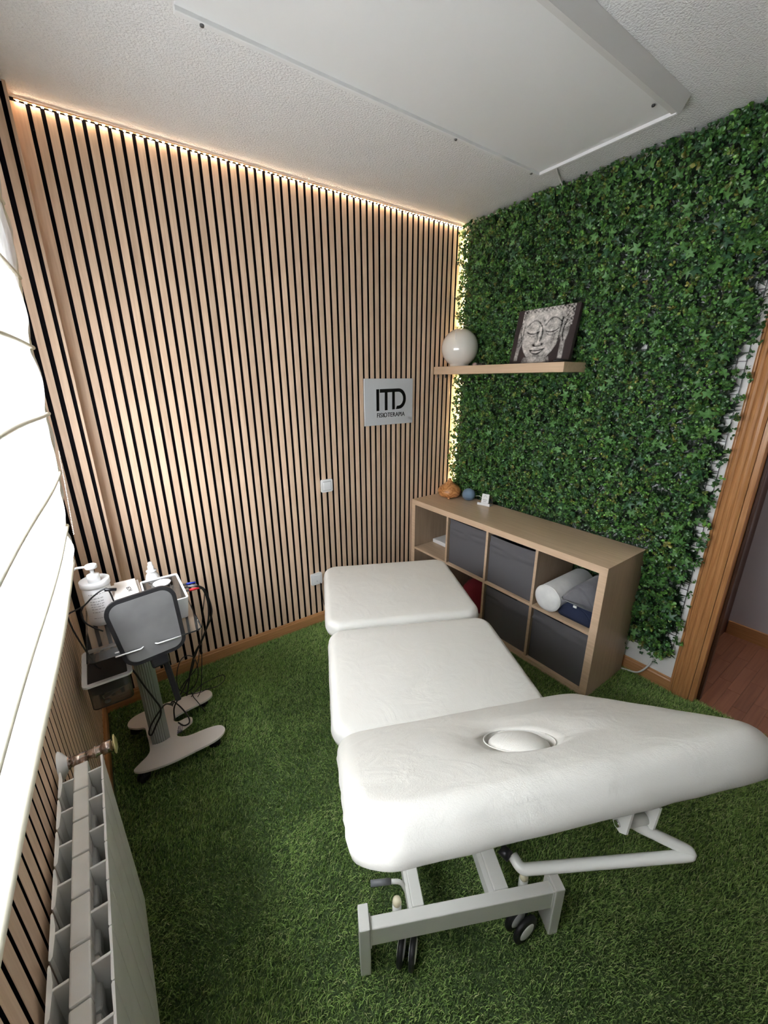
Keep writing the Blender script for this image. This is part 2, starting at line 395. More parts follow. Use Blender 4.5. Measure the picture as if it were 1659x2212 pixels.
# baseboards
def baseboard(name, p, horiz, mtl):
    bb = B()
    prof = [(0, 0), (.013, 0), (.013, .064), (.009, .070), (.009, .076), (.005, .080), (0, .080)]
    if horiz == 'x': # runs along x, projects to -y
        x0, x1, y0 = p
        bb.prism([(y0 - a, z) for a, z in prof], x0, x1, axis='x')
    else:
        y0, y1, x0, sgn = p
        bb.prism([(x0 + sgn * a, z) for a, z in prof], y0, y1, axis='y')
    o = bb.obj(name, mtl); o['kind'] = 'structure'; return o
baseboard('baseboard_back', (CX0, -.002, .0005), 'x', M['pine_x'])
baseboard('baseboard_column', (WX + .013, CX0 + .013, CY), 'x', M['pine_x'])
baseboard('baseboard_column_side', (CY - .013, -.013, CX0, 1), 'y', M['pine_y'])
baseboard('baseboard_left', (-4.0, CY, WX, 1), 'y', M['pine_y'])
baseboard('baseboard_right', (-1.712, -.002, 0, -1), 'y', M['pine_y'])

# door 1 casing, jamb, stop
d1 = empty('door_1', (0, DY0, 0)); d1['kind'] = 'structure'
prof = [(.090, 0), (.090, -.010), (.084, -.014), (.080, -.014), (.078, -.011), (.074, -.016), (.066, -.019), (.058, -.017), (.054, -.013), (.048, -.017), (.040, -.019), (.032, -.017), (.028, -.013), (.022, -.016), (.012, -.017), (.006, -.014), (0, -.011), (0, 0)]
B().prism([(xx, yy) for yy, xx in prof], 0, DZ + .09, axis='z').obj('casing', M['pine_z'], d1)
B().box(-.005, .125, -.022, -.0005, -.005, DZ, .002).obj('jamb', M['pine_z'], d1)
B().box(.050, .085, -.036, -.0225, -.005, DZ, .002).obj('door_stop', M['darkwood'], d1)
B().prism([(-a_ if False else xx, -(DY0 - DY1) - yy) for yy, xx in prof][::-1], 0, DZ + .09, axis='z').obj('casing', M['pine_z'], d1)
B().box(-.016, 0, -(DY0 - DY1) - .09, .09, DZ, DZ + .09, .004).obj('casing_head', M['pine_y'], d1)
B().box(-.005, .125, -(DY0 - DY1) + .0005, -(DY0 - DY1) + .022, -.005, DZ, .002).obj('jamb', M['pine_z'], d1)

# window
w1 = empty('window_1', (-2.66, WIN_Y0, WIN_Z0)); w1['kind'] = 'structure'
LW = WIN_Y0 - WIN_Y1; HW = WIN_Z1 - WIN_Z0
B().box(-.03, .03, -LW, 0, 0, .06, .004).box(-.03, .03, -LW, 0, HW - .06, HW, .004).box(-.03, .03, -.06, 0, .06, HW - .06, .004).box(-.03, .03, -LW, -LW + .06, .06, HW - .06, .004).obj('window_frame', M['white_plastic'], w1)
for yy in (-LW / 3, -2 * LW / 3): B().box(-.035, .035, yy - .05, yy + .05, .06, HW - .06, .004).obj('mullion', M['white_plastic'], w1)
for kx in range(3): B().box(-.004, .004, -LW * (kx + 1) / 3 + .05, -LW * kx / 3 - .05, .06, HW - .06).obj('pane', M['glass'], w1)
shm = mat('shutter_grey', (.16, .17, .19), .6)
sh_ = empty('roller_shutter', (-.085, 0, 0), 0, w1)
q = 0
for i in range(int((WIN_Z1 - SHUT) / .045) + 1):
    zq = SHUT - WIN_Z0 + i * .045; B().box(-.006, .006, -LW + .001, -.001, zq, zq + .0435, .003, 1).obj('shutter_slat', shm, sh_)
B().box(-.03, .118, -LW, 0, -.025, -.001, .003).obj('sill', M['white_plastic'], w1)

# ------------------------------------------------------------------ artificial grass (blades: uncountable stuff)
NB = 430000
bx = rng.uniform(-2.50, .028, NB); by = -rng.uniform(0, 1, NB) ** 1.0 * 2.62 - .005
keep = ~((bx < CX0 + .014) & (by > CY - .014)); bx = bx[keep]; by = by[keep]; NB = len(bx)
def vnoise(x, y, s, seed):
    r = np.random.default_rng(seed); G = r.random((64, 64)); xs = (x * s) % 63; ys = (y * s) % 63
    xi = xs.astype(int); yi = ys.astype(int); fx = xs - xi; fy = ys - yi; fx = fx * fx * (3 - 2 * fx); fy = fy * fy * (3 - 2 * fy)
    return (G[xi, yi] * (1 - fx) + G[xi + 1, yi] * fx) * (1 - fy) + (G[xi, yi + 1] * (1 - fx) + G[xi + 1, yi + 1] * fx) * fy
n1 = vnoise(bx, by, 3.1, 1); n2 = vnoise(bx, by, 9.0, 2)
hgt = .012 + .009 * rng.random(NB)
ang = rng.normal(R(-70), 1.1, NB) + (n1 - .5) * 3.0
lean = .35 + .55 * n2 + rng.normal(0, .22, NB)
wd = .0009 + .0005 * rng.random(NB)
dx, dy = np.cos(ang), np.sin(ang); px_, py_ = -dy, dx
tw = rng.uniform(0, np.pi, NB); wx = np.cos(tw) * wd; wy = np.sin(tw) * wd
Vb = np.zeros((NB, 5, 3))
Vb[:, 0] = np.c_[bx - wx, by - wy, np.zeros(NB)]; Vb[:, 1] = np.c_[bx + wx, by + wy, np.zeros(NB)]
m1x = bx + dx * hgt * lean * .35; m1y = by + dy * hgt * lean * .35; m1z = hgt * .6
Vb[:, 2] = np.c_[m1x - wx * .8, m1y - wy * .8, m1z]; Vb[:, 3] = np.c_[m1x + wx * .8, m1y + wy * .8, m1z]
Vb[:, 4] = np.c_[bx + dx * hgt * lean, by + dy * hgt * lean, hgt * (1 - .25 * np.clip(lean, 0, 1))]
Vb[:, :, 0] = np.clip(Vb[:, :, 0], -2.503, .040)
Vb[:, :, 1] = np.minimum(Vb[:, :, 1], -.014)
base = (np.arange(NB) * 5)[:, None]
Fb = np.concatenate([base + [0, 1, 3], base + [0, 3, 2], base + [2, 3, 4]], 0)
c = np.empty((NB, 3)); pal = np.array([(.085, .165, .038), (.12, .215, .055), (.055, .115, .025), (.15, .22, .075), (.17, .22, .095)])
pal = pal * (1.18, 1.0, 1.1); c[:] = pal[rng.choice(5, NB, p=[.34, .28, .22, .10, .06])]
c *= 2.25 * (.8 + .4 * rng.random(NB))[:, None] * (.90 + .22 * n1)[:, None]
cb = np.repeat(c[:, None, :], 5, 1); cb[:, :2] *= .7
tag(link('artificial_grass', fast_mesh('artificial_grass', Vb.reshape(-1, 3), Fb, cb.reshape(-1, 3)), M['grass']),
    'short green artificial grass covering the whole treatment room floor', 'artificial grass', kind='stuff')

# ------------------------------------------------------------------ green wall
gw = empty('artificial_hedge', (0, -.9, .2))
tag(gw, 'dense artificial ivy and boxwood hedge covering the right wall above the cabinet', 'plant wall')
gw_off = Vector((0, -.9, .2))
# lattice
lat = B()
yy = -.03
LY = -1.685
while yy > LY - .001:
    lat.box(-.012, -.009, yy - .0013, yy + .0013, .20, 2.585); yy -= .0331
zz = .20
while zz < 2.59:
    lat.box(-.013, -.010, LY, -.03, zz - .0013, zz + .0013); zz += .0338
o = lat.obj('lattice', M['black_plastic'], gw); o.data.transform(Matrix.Translation(-gw_off))
def in_gap(y, z):   # ragged edges and thin spots where the wall shows
    right = -1.665 + .02 * np.sin(z * 23) + .015 * np.sin(z * 61 + 1) + .05 * (vnoise(z * 1.0, z * 0 + 3., 9., 5) - .5)
    bottom = .215 + .02 * np.sin(y * 40) + .05 * (vnoise(y, y * 0 + 5., 14., 6) - .5)
    g = (y < right) | (z < bottom)
    g |= (((y + 1.475) / .040) ** 2 + ((z - 1.085) / .022) ** 2 < 1)
    g |= (((y + 1.36) / .03) ** 2 + ((z - 1.045) / .010) ** 2 < 1)
    g |= (vnoise(y, z, 17., 8) > .93) & (y < -1.2)
    return g
NC = 17000
cy = -(.045 + 1.655 * rng.random(NC)); cz = rng.uniform(.16, 2.595, NC)
g_ = in_gap(cy, cz); keep = ~g_ | (rng.random(NC) < .04); cy = cy[keep]; cz = cz[keep]; NC = len(cy)
# stray sprigs across the right edge, the bottom and the corner
ey = np.r_[-1.69 - .03 * rng.random(90), -.9 - .75 * rng.random(60), -.004 - .045 * rng.random(150)]; ez = np.r_[.3 + 2.0 * rng.random(90), .17 + .05 * rng.random(60), .80 + 1.77 * rng.random(150)]
cy = np.r_[cy, ey]; cz = np.r_[cz, ez]; NC = len(cy)
behind = (cy > -1.47) & (cz < .80)
depth = .022 + .034 * rng.random(NC) + .016 * vnoise(cy, cz, 7, 11)
depth = np.where(behind, .014 + .012 * rng.random(NC), depth)
depth = np.where((cy > -1.02) & (cz > 1.63) & (cz < 2.03), np.minimum(depth, .045), depth)
NLF = 6
Vl = []; Fl = []; Cl = []; off = 0
tmpl = np.array([(0, 0, 0), (.35, .42, -.10), (.75, .34, -.05), (1, 0, .03), (.75, -.34, -.05), (.35, -.42, -.10), (.5, 0, .08)])
tf = np.array([(0, 1, 6), (1, 2, 6), (2, 3, 6), (3, 4, 6), (4, 5, 6), (5, 0, 6)])
NL = NC * NLF
cyl = np.repeat(cy, NLF); czl = np.repeat(cz, NLF); dl = np.repeat(depth, NLF)
az = (np.tile(np.arange(NLF), NC) * 2 * np.pi / NLF) + np.repeat(rng.random(NC) * 6.28, NLF) + rng.normal(0, .3, NL)
el = rng.uniform(-.15, 1.15, NL)      # angle out of the wall
ln = rng.uniform(.009, .0175, NL) * np.repeat(np.where(rng.random(NC) < .12, 1.35, 1.0), NLF); ln = np.where(np.repeat(behind, NLF), ln * .6, ln)
# local frame: out = -x ; in plane = (y,z)
ux = np.c_[-np.sin(el), np.cos(el) * np.cos(az), np.cos(el) * np.sin(az)]
outv = np.c_[-np.ones(NL), np.zeros(NL), np.zeros(NL)] + rng.normal(0, .45, (NL, 3))
vy = np.cross(outv, ux); vy /= np.linalg.norm(vy, axis=1)[:, None]; vz = np.cross(ux, vy)
org = np.c_[-dl, cyl, czl] + rng.normal(0, .003, (NL, 3))
Vv = org[:, None, :] + ln[:, None, None] * (tmpl[None, :, 0:1] * ux[:, None] + tmpl[None, :, 1:2] * vy[:, None] * .95 + tmpl[None, :, 2:3] * vz[:, None] * 1.4)
lim = np.where(behind, -.041, -.12); Vv[:, :, 0] = np.minimum(np.maximum(Vv[:, :, 0], np.repeat(lim, NLF)[:, None]), -.006)
Vv[:, :, 2] = np.minimum(Vv[:, :, 2], 2.597)
Vv[:, :, 1] = np.minimum(Vv[:, :, 1], -.0035)
Ff = (np.arange(NL) * 7)[:, None, None] + tf[None]
palg = np.array((1.72, 1.33, 1.08)) * np.array([(.022, .085, .022), (.034, .12, .028), (.055, .165, .035), (.014, .060, .024), (.030, .10, .048), (.075, .13, .03), (.10, .13, .03)])
typ = rng.choice(7, NC, p=[.25, .25, .16, .15, .12, .045, .025]); cl = palg[np.repeat(typ, NLF)] * (.55 + 1.0 * rng.random(NL))[:, None]
cl = np.repeat(cl[:, None, :], 7, 1); cl[:, 6] *= 1.2
me = fast_mesh('foliage', Vv.reshape(-1, 3) - np.array(gw_off), Ff.reshape(-1, 3), cl.reshape(-1, 3))
tag(link('foliage', me, M['leaf'], gw), kind='stuff')
# near-black slivers painting shade into the foliage gaps, as small stems
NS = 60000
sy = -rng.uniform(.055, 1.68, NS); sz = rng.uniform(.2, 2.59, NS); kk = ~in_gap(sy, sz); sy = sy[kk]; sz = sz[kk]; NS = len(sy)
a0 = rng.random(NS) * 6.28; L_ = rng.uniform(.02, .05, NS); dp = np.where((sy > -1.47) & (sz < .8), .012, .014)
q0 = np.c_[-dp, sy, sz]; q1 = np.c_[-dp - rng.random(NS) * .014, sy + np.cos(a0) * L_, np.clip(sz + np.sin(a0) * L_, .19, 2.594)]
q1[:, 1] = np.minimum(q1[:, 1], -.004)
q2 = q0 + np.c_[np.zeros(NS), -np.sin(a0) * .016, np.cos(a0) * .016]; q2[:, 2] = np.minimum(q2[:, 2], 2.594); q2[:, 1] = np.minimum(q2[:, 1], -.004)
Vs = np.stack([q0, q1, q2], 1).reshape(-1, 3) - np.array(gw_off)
tag(link('shade_stems', fast_mesh('shade_stems', Vs, np.arange(NS * 3).reshape(-1, 3), np.tile((.008, .022, .009), (NS * 3, 1))), M['leaf'], gw), kind='stuff')
# 300 ivy leaves, each a part
def ivy(mt, seed):
    rr = random.Random(seed); pts = []
    tips = [(0, 1.0), (62, .78), (128, .52), (180, .12), (232, .52), (298, .78)]
    for i, (a, r) in enumerate(tips):
        a2 = tips[(i + 1) % 6][0] + (360 if i == 5 else 0)
        pts.append((a, r * rr.uniform(.92, 1.08))); pts.append(((a + a2) / 2, .36 if a not in (128, 180) else .40))
    bm = bmesh.new(); cen = bm.verts.new((0, 0, .06)); vs = [bm.verts.new((r * math.cos(R(a)), r * math.sin(R(a)), -.16 * r * r)) for a, r in pts]
    for i in range(len(vs)): bm.faces.new([cen, vs[i], vs[(i + 1) % len(vs)]])
    e = bmesh.ops.extrude_face_region(bm, geom=bm.faces[:]); bmesh.ops.translate(bm, verts=[v for v in e['geom'] if isinstance(v, bmesh.types.BMVert)], vec=(0, 0, -.02))
    bmesh.ops.recalc_face_normals(bm, faces=bm.faces)
    me = bpy.data.meshes.new('ivy_leaf'); bm.to_mesh(me); bm.free(); me.materials.append(mt); return me
ims = [ivy(IVY[i % 3], i) for i in range(6)]
cnt = 0
while cnt < 298:
    y_ = -random.uniform(.03, 1.68) if random.random() < .5 else -random.uniform(.7, 1.68); z_ = random.uniform(.25, 2.56)
    if bool(in_gap(np.array([y_]), np.array([z_]))[0]): continue
    if y_ > -1.50 and z_ < .82: continue
    if y_ > -1.04 and 1.62 < z_ < 2.05: continue
    o = bpy.data.objects.new('ivy_leaf', ims[random.choice((0, 0, 1, 1, 2, 3, 4, 4, 5))]); COL.objects.link(o); o.parent = gw
    o.location = Vector((-random.uniform(.062, .078), y_, z_)) - gw_off
    s_ = random.uniform(.024, .042); o.scale = (s_, s_, s_)
    o.rotation_euler = Euler((random.uniform(-.5, .5), R(-90) + random.uniform(-.5, .5), random.uniform(0, 6.28)), 'XYZ')
    o.rotation_euler = (Matrix.Rotation(R(-90) + random.uniform(-.55, .55), 3, 'Y') @ Matrix.Rotation(random.uniform(-.5, .5), 3, 'X') @ Matrix.Rotation(random.uniform(0, 6.28), 3, 'Z')).to_euler()
    cnt += 1

# ------------------------------------------------------------------ LED strips
ls = empty('led_strip', (CX0, -.008, H - .012)); tag(ls, 'warm white LED strip running along the ceiling above the slatted wall', 'led strip', 'led strips')
B().box(.018, 2.322, -.003, .003, -.001, .0035).obj('tape', M['led_tape'], ls)
led_me = B().box(-.0040, .0040, -.0030, .0030, -.0042, -.001, .0008, 1).obj('led', M['led'], ls, (.028, 0, 0)).data
for i in range(1, 97):
    o = bpy.data.objects.new('led', led_me); COL.objects.link(o); o.parent = ls; o.location = (.028 + i * .02362, 0, 0)
l2 = empty('led_strip', (-.006, -.026, .78), R(-45)); tag(l2, 'vertical warm LED strip hidden behind ivy in the room corner', 'led strip', 'led strips')
B().box(-.003, .003, .001, .004, 0, 1.79).obj('tape', M['led_tape'], l2)
led2 = B().box(-.0045, .0045, -.005, .001, -.0045, .0045, .001, 1).obj('led', M['led_y'], l2, (0, 0, .02)).data
for i in range(1, 60):
    o = bpy.data.objects.new('led', led2); COL.objects.link(o); o.parent = l2; o.location = (0, 0, .02 + i * .0295)

# ------------------------------------------------------------------ ceiling heating panel
hp = empty('heating_panel', (-.32, -1.09, H)); tag(hp, 'large flat white infrared heating panel mounted on the textured ceiling', 'heating panel')
PX0, PX1, PY0, PY1 = -1.60, -.005, -.300, .297
B().box(PX0, PX1, PY0 + .012, PY1 - .006, -.040, -.004, .002).obj('plate', M['panel'], hp)
B().prism([(PY0 - .016, -.0005), (PY0 + .012, -.048), (PY0 + .030, -.048), (PY0 + .012, -.0005)], PX0, PX1 + .018, axis='x').obj('edge_profile', M['panel_side'], hp)
B().box(PX0, PX1 + .004, PY1 - .008, PY1 + .010, -.052, -.0005, .002).obj('edge_profile', M['panel'], hp)
B().box(PX1 - .006, PX1 + .006, PY0 + .014, PY1 + .006, -.052, -.0005, .002).obj('edge_profile', M['white_plastic'], hp)
for sx_, sy_ in ((-.115, PY0 + .05), (-.115 - .9, PY0 + .05), (-.06, PY1 + .001), (-.56, PY1 + .001), (-1.53, PY1 + .001)):
    B().lathe([(0, -.006), (.005, -.006), (.006, -.004), (.006, 0)], 12, (sx_, sy_, -.050 if sy_ > 0 else -.041)).obj('screw', M['screw'], hp)
tag(B().tube(spline([(-.31, -.85, H - .02), (-.26, -.84, H - .008), (-.19, -.80, H - .006), (-.12, -.77, H - .007), (-.06, -.75, H - .02)], 6), .0045, 8).obj('panel_cable', M['white_plastic']), 'short white cable from ceiling panel corner to the hedge top', 'cable')

# ------------------------------------------------------------------ sign, switch, socket
sg = empty('wall_sign', (-.642, -.002, 1.480)); tag(sg, 'white rectangular sign with black ITD FISIOTERAPIA lettering on the slats', 'sign')
B().box(-.201, .201, -.007, -.001, -.149, .149, .0015, 1).obj('board', mat('frosted_white_board', (.60, .61, .63), .25), sg)
def sxz(polys, nm):
    bb = B()
    for p in polys: bb.prism(p, -.0092, -.0071, axis='y')
    return bb.obj(nm, M['black_print'], sg)
# logo in sign coordinates: pixel (x,y) of a 1659 px crop -> metres
def lg(x, y): return ((x - 1142) * .000452, (1228 - y) * .000372 + .002)
sxz([[lg(905, 1012), lg(952, 1012), lg(952, 1382), lg(905, 1382)]], 'letter')
arc = [lg(968, 1010), lg(968, 1072), lg(1055, 1070), lg(1055, 1378), lg(1102, 1376), lg(1102, 1068), lg(1190, 1066), lg(1190, 1370), lg(1236, 1368), lg(1236, 1064), lg(1300, 1062)]
outer = []; inner = []
for i in range(0, 19):
    a = R(90 - i * 10); outer.append(lg(1310 + 138 * math.cos(a), 1184 - 180 * math.sin(a))); inner.append(lg(1305 + 92 * math.cos(a), 1184 - 122 * math.sin(a)))
arc2 = arc + inner + [lg(1278, 1308), lg(1258, 1366), lg(1300, 1366)] + outer[::-1]
sxz([arc2], 'letter')
tm = text_mesh('FISIOTERAPIA', .052, .0008); me = tm
mxv = max(v.co.x for v in me.vertices) * 2
me.transform(Matrix.Translation((.012, -.0080, -.0855)) @ Matrix.Rotation(R(90), 4, 'X') @ Matrix.Diagonal((.236 / mxv, .80, 1, 1)))
link('lettering', me, M['black_print'], sg)
def plate(name, x, z, label, cat):
    e = empty(name, (x, -.001, z)); tag(e, label, cat)
    bb = B().prism(rrect(.0405, .0415, .010, 5), -.011, 0, axis='y'); bb.obj('frame', M['white_plastic'], e); return e
sw = plate('light_switch', -1.142, .977, 'white square light switch halfway up the slatted wall', 'switch')
B().prism(rrect(.0285, .0305, .004, 4), -.0125, -.0105, axis='y').obj('recess', mat('switch_shadow_grey', (.5, .5, .5), .4), sw)
B().box(-.026, .026, -.0155, -.011, -.027, .025, .0015, 2).obj('rocker', M['white_plastic'], sw)
ou = plate('cover_plate', -1.255, .345, 'white square outlet cover with tiny arrow low on the slats', 'outlet')
B().box(-.029, .029, -.014, -.0105, -.029, .029, .002, 2).obj('flap', M['white_plastic'], ou)
B().prism([(-.003, -.012), (.003, -.012), (0, -.018)], -.0148, -.0138, axis='y').obj('arrow', M['screw'], ou)
tag(B().tube(spline([(-1.232, -.013, .31), (-1.222, -.012, .25), (-1.216, -.011, .17), (-1.205, -.013, .10), (-1.20, -.02, .085)], 5), .0025, 6).obj('wall_cable', M['black_plastic']), 'thin black cable hanging down from the outlet behind the couch', 'cable')

# ------------------------------------------------------------------ floating shelf and what stands on it
ST = 1.705
sh = empty('floating_shelf', (-.13, -.505, ST)); tag(sh, 'oak floating shelf mounted in front of the green hedge wall', 'shelf')
B().box(-.120, .112, -.4985, .4985, -.050, 0, .0008, 1).obj('board', M['oak_edge'], sh)
for yy in (.475, .395): B().box(-.105, -.097, yy - .004, yy + .004, -.066, -.0505, .001).lathe([(.004, -.075), (.004, -.066)], 8, (-.101, yy, 0)).obj('bracket_screw', M['screw'], sh)
gl = empty('globe_lamp', (-.135, -.138, ST)); tag(gl, 'round cream opal glass globe lamp on the left of the shelf', 'lamp')
pr = [(.0, .001), (.064, .001), (.066, .004), (.066, .012), (.0665, .015)]
rr_ = .1245; zc = .121
for i in range(21):
    a = -R(57) + i * R(147) / 20
    if i == 20: pr.append((0, zc + rr_))
    else: pr.append((rr_ * math.cos(a), zc + rr_ * math.sin(a)))
B().lathe(pr, 48).obj('shade', M['globe'], gl)
tag(B().tube(spline([(-.230, -.20, ST + .147), (-.236, -.19, ST + .19), (-.20, -.17, ST + .245), (-.12, -.15, ST + .262), (-.05, -.12, ST + .262)], 6), .0018, 6).obj('lamp_wire', M['white_plastic']), 'thin pale wire curving over the top of the globe lamp', 'wire')
tag(B().lathe([(0, 0), (.014, 0), (.016, .006), (.012, .016), (0, .020)], 16, (-.19, -.335, ST + .001)).obj('small_stone', mat('pink_stone', (.42, .28, .26), .6)), 'small pinkish stone lying on the shelf near the globe', 'stone')
tag(B().box(-.20, -.168, -.405, -.362, ST + .0005, ST + .012, .003).obj('dark_box', mat('dark_small_box', (.04, .03, .03), .5)), 'tiny dark flat box on the shelf between stone and picture', 'box')

# canvas with stone face
pc = empty('canvas_picture', (-.140, -.762, ST + .006)); tag(pc, 'canvas print of a serene grey stone statue face leaning on the shelf', 'picture')
pw, ph, pt = .388, .300, .025
tilt = Matrix.Rotation(R(11.5), 4, 'Y')
B().box(0, pt, -pw / 2, pw / 2, 0, ph, .001, 1, M4=tilt).obj('stretcher', M['canvas_side'], pc)
nx, nz = 300, 232
U, V = np.meshgrid(np.linspace(0, 1, nx), np.linspace(0, 1, nz))       # U left to right, V top to bottom
def sm(a, b, x): t = np.clip((x - a) / (b - a), 0, 1); return t * t * (3 - 2 * t)
def line(x0, y0, x1, y1, w, curve=0.0):
    dx_, dy_ = x1 - x0, y1 - y0; L2 = dx_ * dx_ + dy_ * dy_; t = np.clip(((U - x0) * dx_ + (V - y0) * dy_) / L2, 0, 1)
    ox = -dy_ * curve * 4 * t * (1 - t); oy = dx_ * curve * 4 * t * (1 - t)
    return np.exp(-(((U - x0 - dx_ * t - ox) ** 2 * 1.7 + (V - y0 - dy_ * t - oy) ** 2) / w ** 2))
def blob(x0, y0, rx, ry): return np.exp(-(((U - x0) / rx) ** 2 + ((V - y0) / ry) ** 2))
def ell(x0, y0, rx, ry, s=.06): return 1 - sm(1 - s, 1 + s, np.sqrt(((U - x0) / rx) ** 2 + ((V - y0) / ry) ** 2))
# head mask: broad forehead, tapering jaw, neck, long ears
jaw = np.interp(V[:, 0], [0, .25, .5, .68, .80, .90, .96, 1.0], [.345, .355, .335, .29, .235, .165, .10, .06])
cxh = .465
face = 1 - sm(-.012, .012, np.abs(U - cxh) - jaw[:, None])
neck = (1 - sm(-.015, .015, np.abs(U - .455) - np.interp(V, [.85, 1], [.20, .235]))) * sm(.88, .92, V)
earL = ell(.125, .50, .045, .26, .15); lobeL = (1 - sm(-.01, .01, np.abs(U - (.115 - .03 * (V - .6))) - .030)) * sm(.5, .6, V) * (1 - sm(.93, .97, V))
earR = ell(.845, .40, .060, .27, .15); lobeR = (1 - sm(-.01, .01, np.abs(U - (.842 + .02 * (V - .5))) - .034)) * sm(.45, .55, V) * (1 - sm(.92, .96, V))
hair = (1 - sm(-.015, .015, np.abs(U - .49) - .405)) * (1 - sm(.20, .30, V + .25 * (np.abs(U - .49) < .33)))
hairmask = np.clip(((np.abs(U - .47) > .34) & (V < .36) & (U > .10) & (U < .93)) * 1.0 + (V < .07) * (U > .10) * (U < .93), 0, 1)
mask = np.clip(np.maximum.reduce([face, neck, earL, lobeL, earR, lobeR, hairmask]), 0, 1)
nse = lambda s, sd: vnoise(U * 1.3 + 5, V + 7, s, sd)
base_ = .50 + .10 * blob(.36, .30, .25, .22) - .12 * sm(.22, .36, np.abs(U - cxh)) + .10 * blob(.30, .62, .12, .2)
tex = (nse(9, 1) - .5) * .22 + (nse(22, 2) - .5) * .20 + (nse(58, 3) - .5) * .20
g2 = base_ + tex
dark = np.zeros_like(U)
for sgn, ex in ((-1, .33), (1, .64)):
    dark += .34 * line(ex - .12, .30 + .02, ex + .12, .30 + (.02 if sgn < 0 else -.02), .016, -.42)     # brow
    dark += .30 * blob(ex, .345, .095, .035) * .6
    g2 += .16 * blob(ex + .01, .335, .08, .035) - .02
    dark += .42 * line(ex - .10, .43, ex + .10, .43 - (.03 if sgn > 0 else 0), .011, .18)               # closed lid line
    dark += .22 * line(ex - .09, .465, ex + .09, .455, .010, .30)
    g2 += .12 * line(ex - .07, .415, ex + .07, .41, .014, .12)
dark += .38 * line(.455, .33, .47, .60, .014, -.1) + .20 * line(.42, .34, .425, .55, .02, .1)             # nose sides
g2 += .20 * line(.452, .36, .445, .62, .016)
dark += .40 * blob(.375, .665, .030, .020) + .42 * blob(.515, .655, .030, .020) + .35 * line(.375, .68, .515, .675, .014, .15)
g2 += .12 * blob(.445, .64, .04, .03)
dark += .50 * line(.33, .765, .575, .745, .010, .10) + .12 * blob(.45, .72, .02, .02)
g2 += .16 * line(.36, .738, .54, .728, .012, -.12) + .18 * blob(.44, .80, .07, .020)
dark += .40 * line(.345, .79, .55, .775, .014, .28) + .18 * blob(.45, .875, .11, .02)
dark += .45 * blob(.485, .235, .019, .024); g2 += .12 * blob(.478, .222, .03, .03)
dark += .28 * line(.16, .30, .165, .75, .012) + .28 * line(.775, .22, .765, .72, .014)
dark += .30 * line(.105, .42, .125, .68, .012, -.1) + .32 * line(.86, .25, .845, .62, .014, .1)
dark += .25 * sm(.78, .9, V) * sm(.10, .2, np.abs(U - .45)) * neck
curl = np.clip(np.sin(U * 96 + np.sin(V * 60)) * np.sin(V * 78 + np.cos(U * 50)), -1, 1)
g2 += hairmask * (curl * .20 - .05)
g2 = np.clip(g2 - dark, .03, .85)
bgc = np.array((.045, .034, .034)); rgb = (g2 ** 1.35)[..., None] * np.array((1.0, .955, .91)) * 1.25
C3 = rgb * mask[..., None] + bgc * (1 - mask[..., None])
P3 = np.stack([np.full(U.shape, -.0006), pw / 2 - U * pw, ph - V * ph], -1).reshape(-1, 3)
ii = np.arange(nx * nz).reshape(nz, nx); Fq = np.stack([ii[:-1, :-1], ii[1:, :-1], ii[1:, 1:], ii[:-1, 1:]], -1).reshape(-1, 4)
me = fast_mesh('print', P3, Fq, C3.reshape(-1, 3), tri=4); me.transform(tilt); link('print', me, M['print'], pc)
tag(B().tube(spline([(-.225, -.925, ST + .006), (-.215, -.955, ST + .011), (-.19, -.975, ST + .008), (-.15, -.985, ST + .006)], 5), .005, 8).obj('black_strap', M['black_plastic']), 'small black looped strap at the right end of the shelf', 'strap')

# ------------------------------------------------------------------ cube shelving unit
KX, KY = -.435, -.012
KW, KH, KD, KT, Kt, KC = 1.466, .765, .39, .038, .016, .3355
kb = empty('cube_cabinet', (KX + KD / 2, KY - KW / 2, 0)); tag(kb, 'long oak cube shelving unit with eight compartments under the hedge', 'cabinet')
def K(a0, a1, d0, d1, z0, z1, name, m, bev=.0008):
    return B().box(KX + d0 - kb.location.x, KX + d1 - kb.location.x, KY - a1 - kb.location.y, KY - a0 - kb.location.y, z0, z1, bev, 1).obj(name, m, kb)
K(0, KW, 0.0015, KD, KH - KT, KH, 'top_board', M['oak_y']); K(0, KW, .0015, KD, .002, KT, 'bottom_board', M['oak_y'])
K(0, KT, .0015, KD, KT, KH - KT, 'side_board', M['oak_shaded']); K(KW - KT, KW, .0015, KD, KT, KH - KT, 'side_board', M['oak_shaded'])
K(KW, KW + .0006, .0015, KD, .002, KH, 'end_face', M['oak_shaded'], 0)
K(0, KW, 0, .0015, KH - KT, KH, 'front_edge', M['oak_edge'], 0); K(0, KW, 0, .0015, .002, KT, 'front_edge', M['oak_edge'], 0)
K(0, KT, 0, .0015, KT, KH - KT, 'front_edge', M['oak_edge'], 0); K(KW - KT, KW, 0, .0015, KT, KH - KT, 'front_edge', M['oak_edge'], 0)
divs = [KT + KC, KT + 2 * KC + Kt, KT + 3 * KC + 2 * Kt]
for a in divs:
    K(a, a + Kt, .003, KD, KT, KH - KT, 'divider', M['oak_shaded']); K(a, a + Kt, .0015, .003, KT, KH - KT, 'front_edge', M['oak_edge'], 0)
cols_ = [(KT, KT + KC)] + [(d + Kt, d + Kt + KC) for d in divs]
cols_ = [(a, a + KC) for a in (KT, divs[0] + Kt, divs[1] + Kt, divs[2] + Kt)]
for i, (a0, a1) in enumerate(cols_):
    a1 = divs[i] if i < 3 else KW - KT
    K(a0, a1, .004, KD, KT + KC, KT + KC + Kt, 'shelf', M['oak_y']); K(a0, a1, .0025, .004, KT + KC, KT + KC + Kt, 'front_edge', M['oak_edge'], 0)
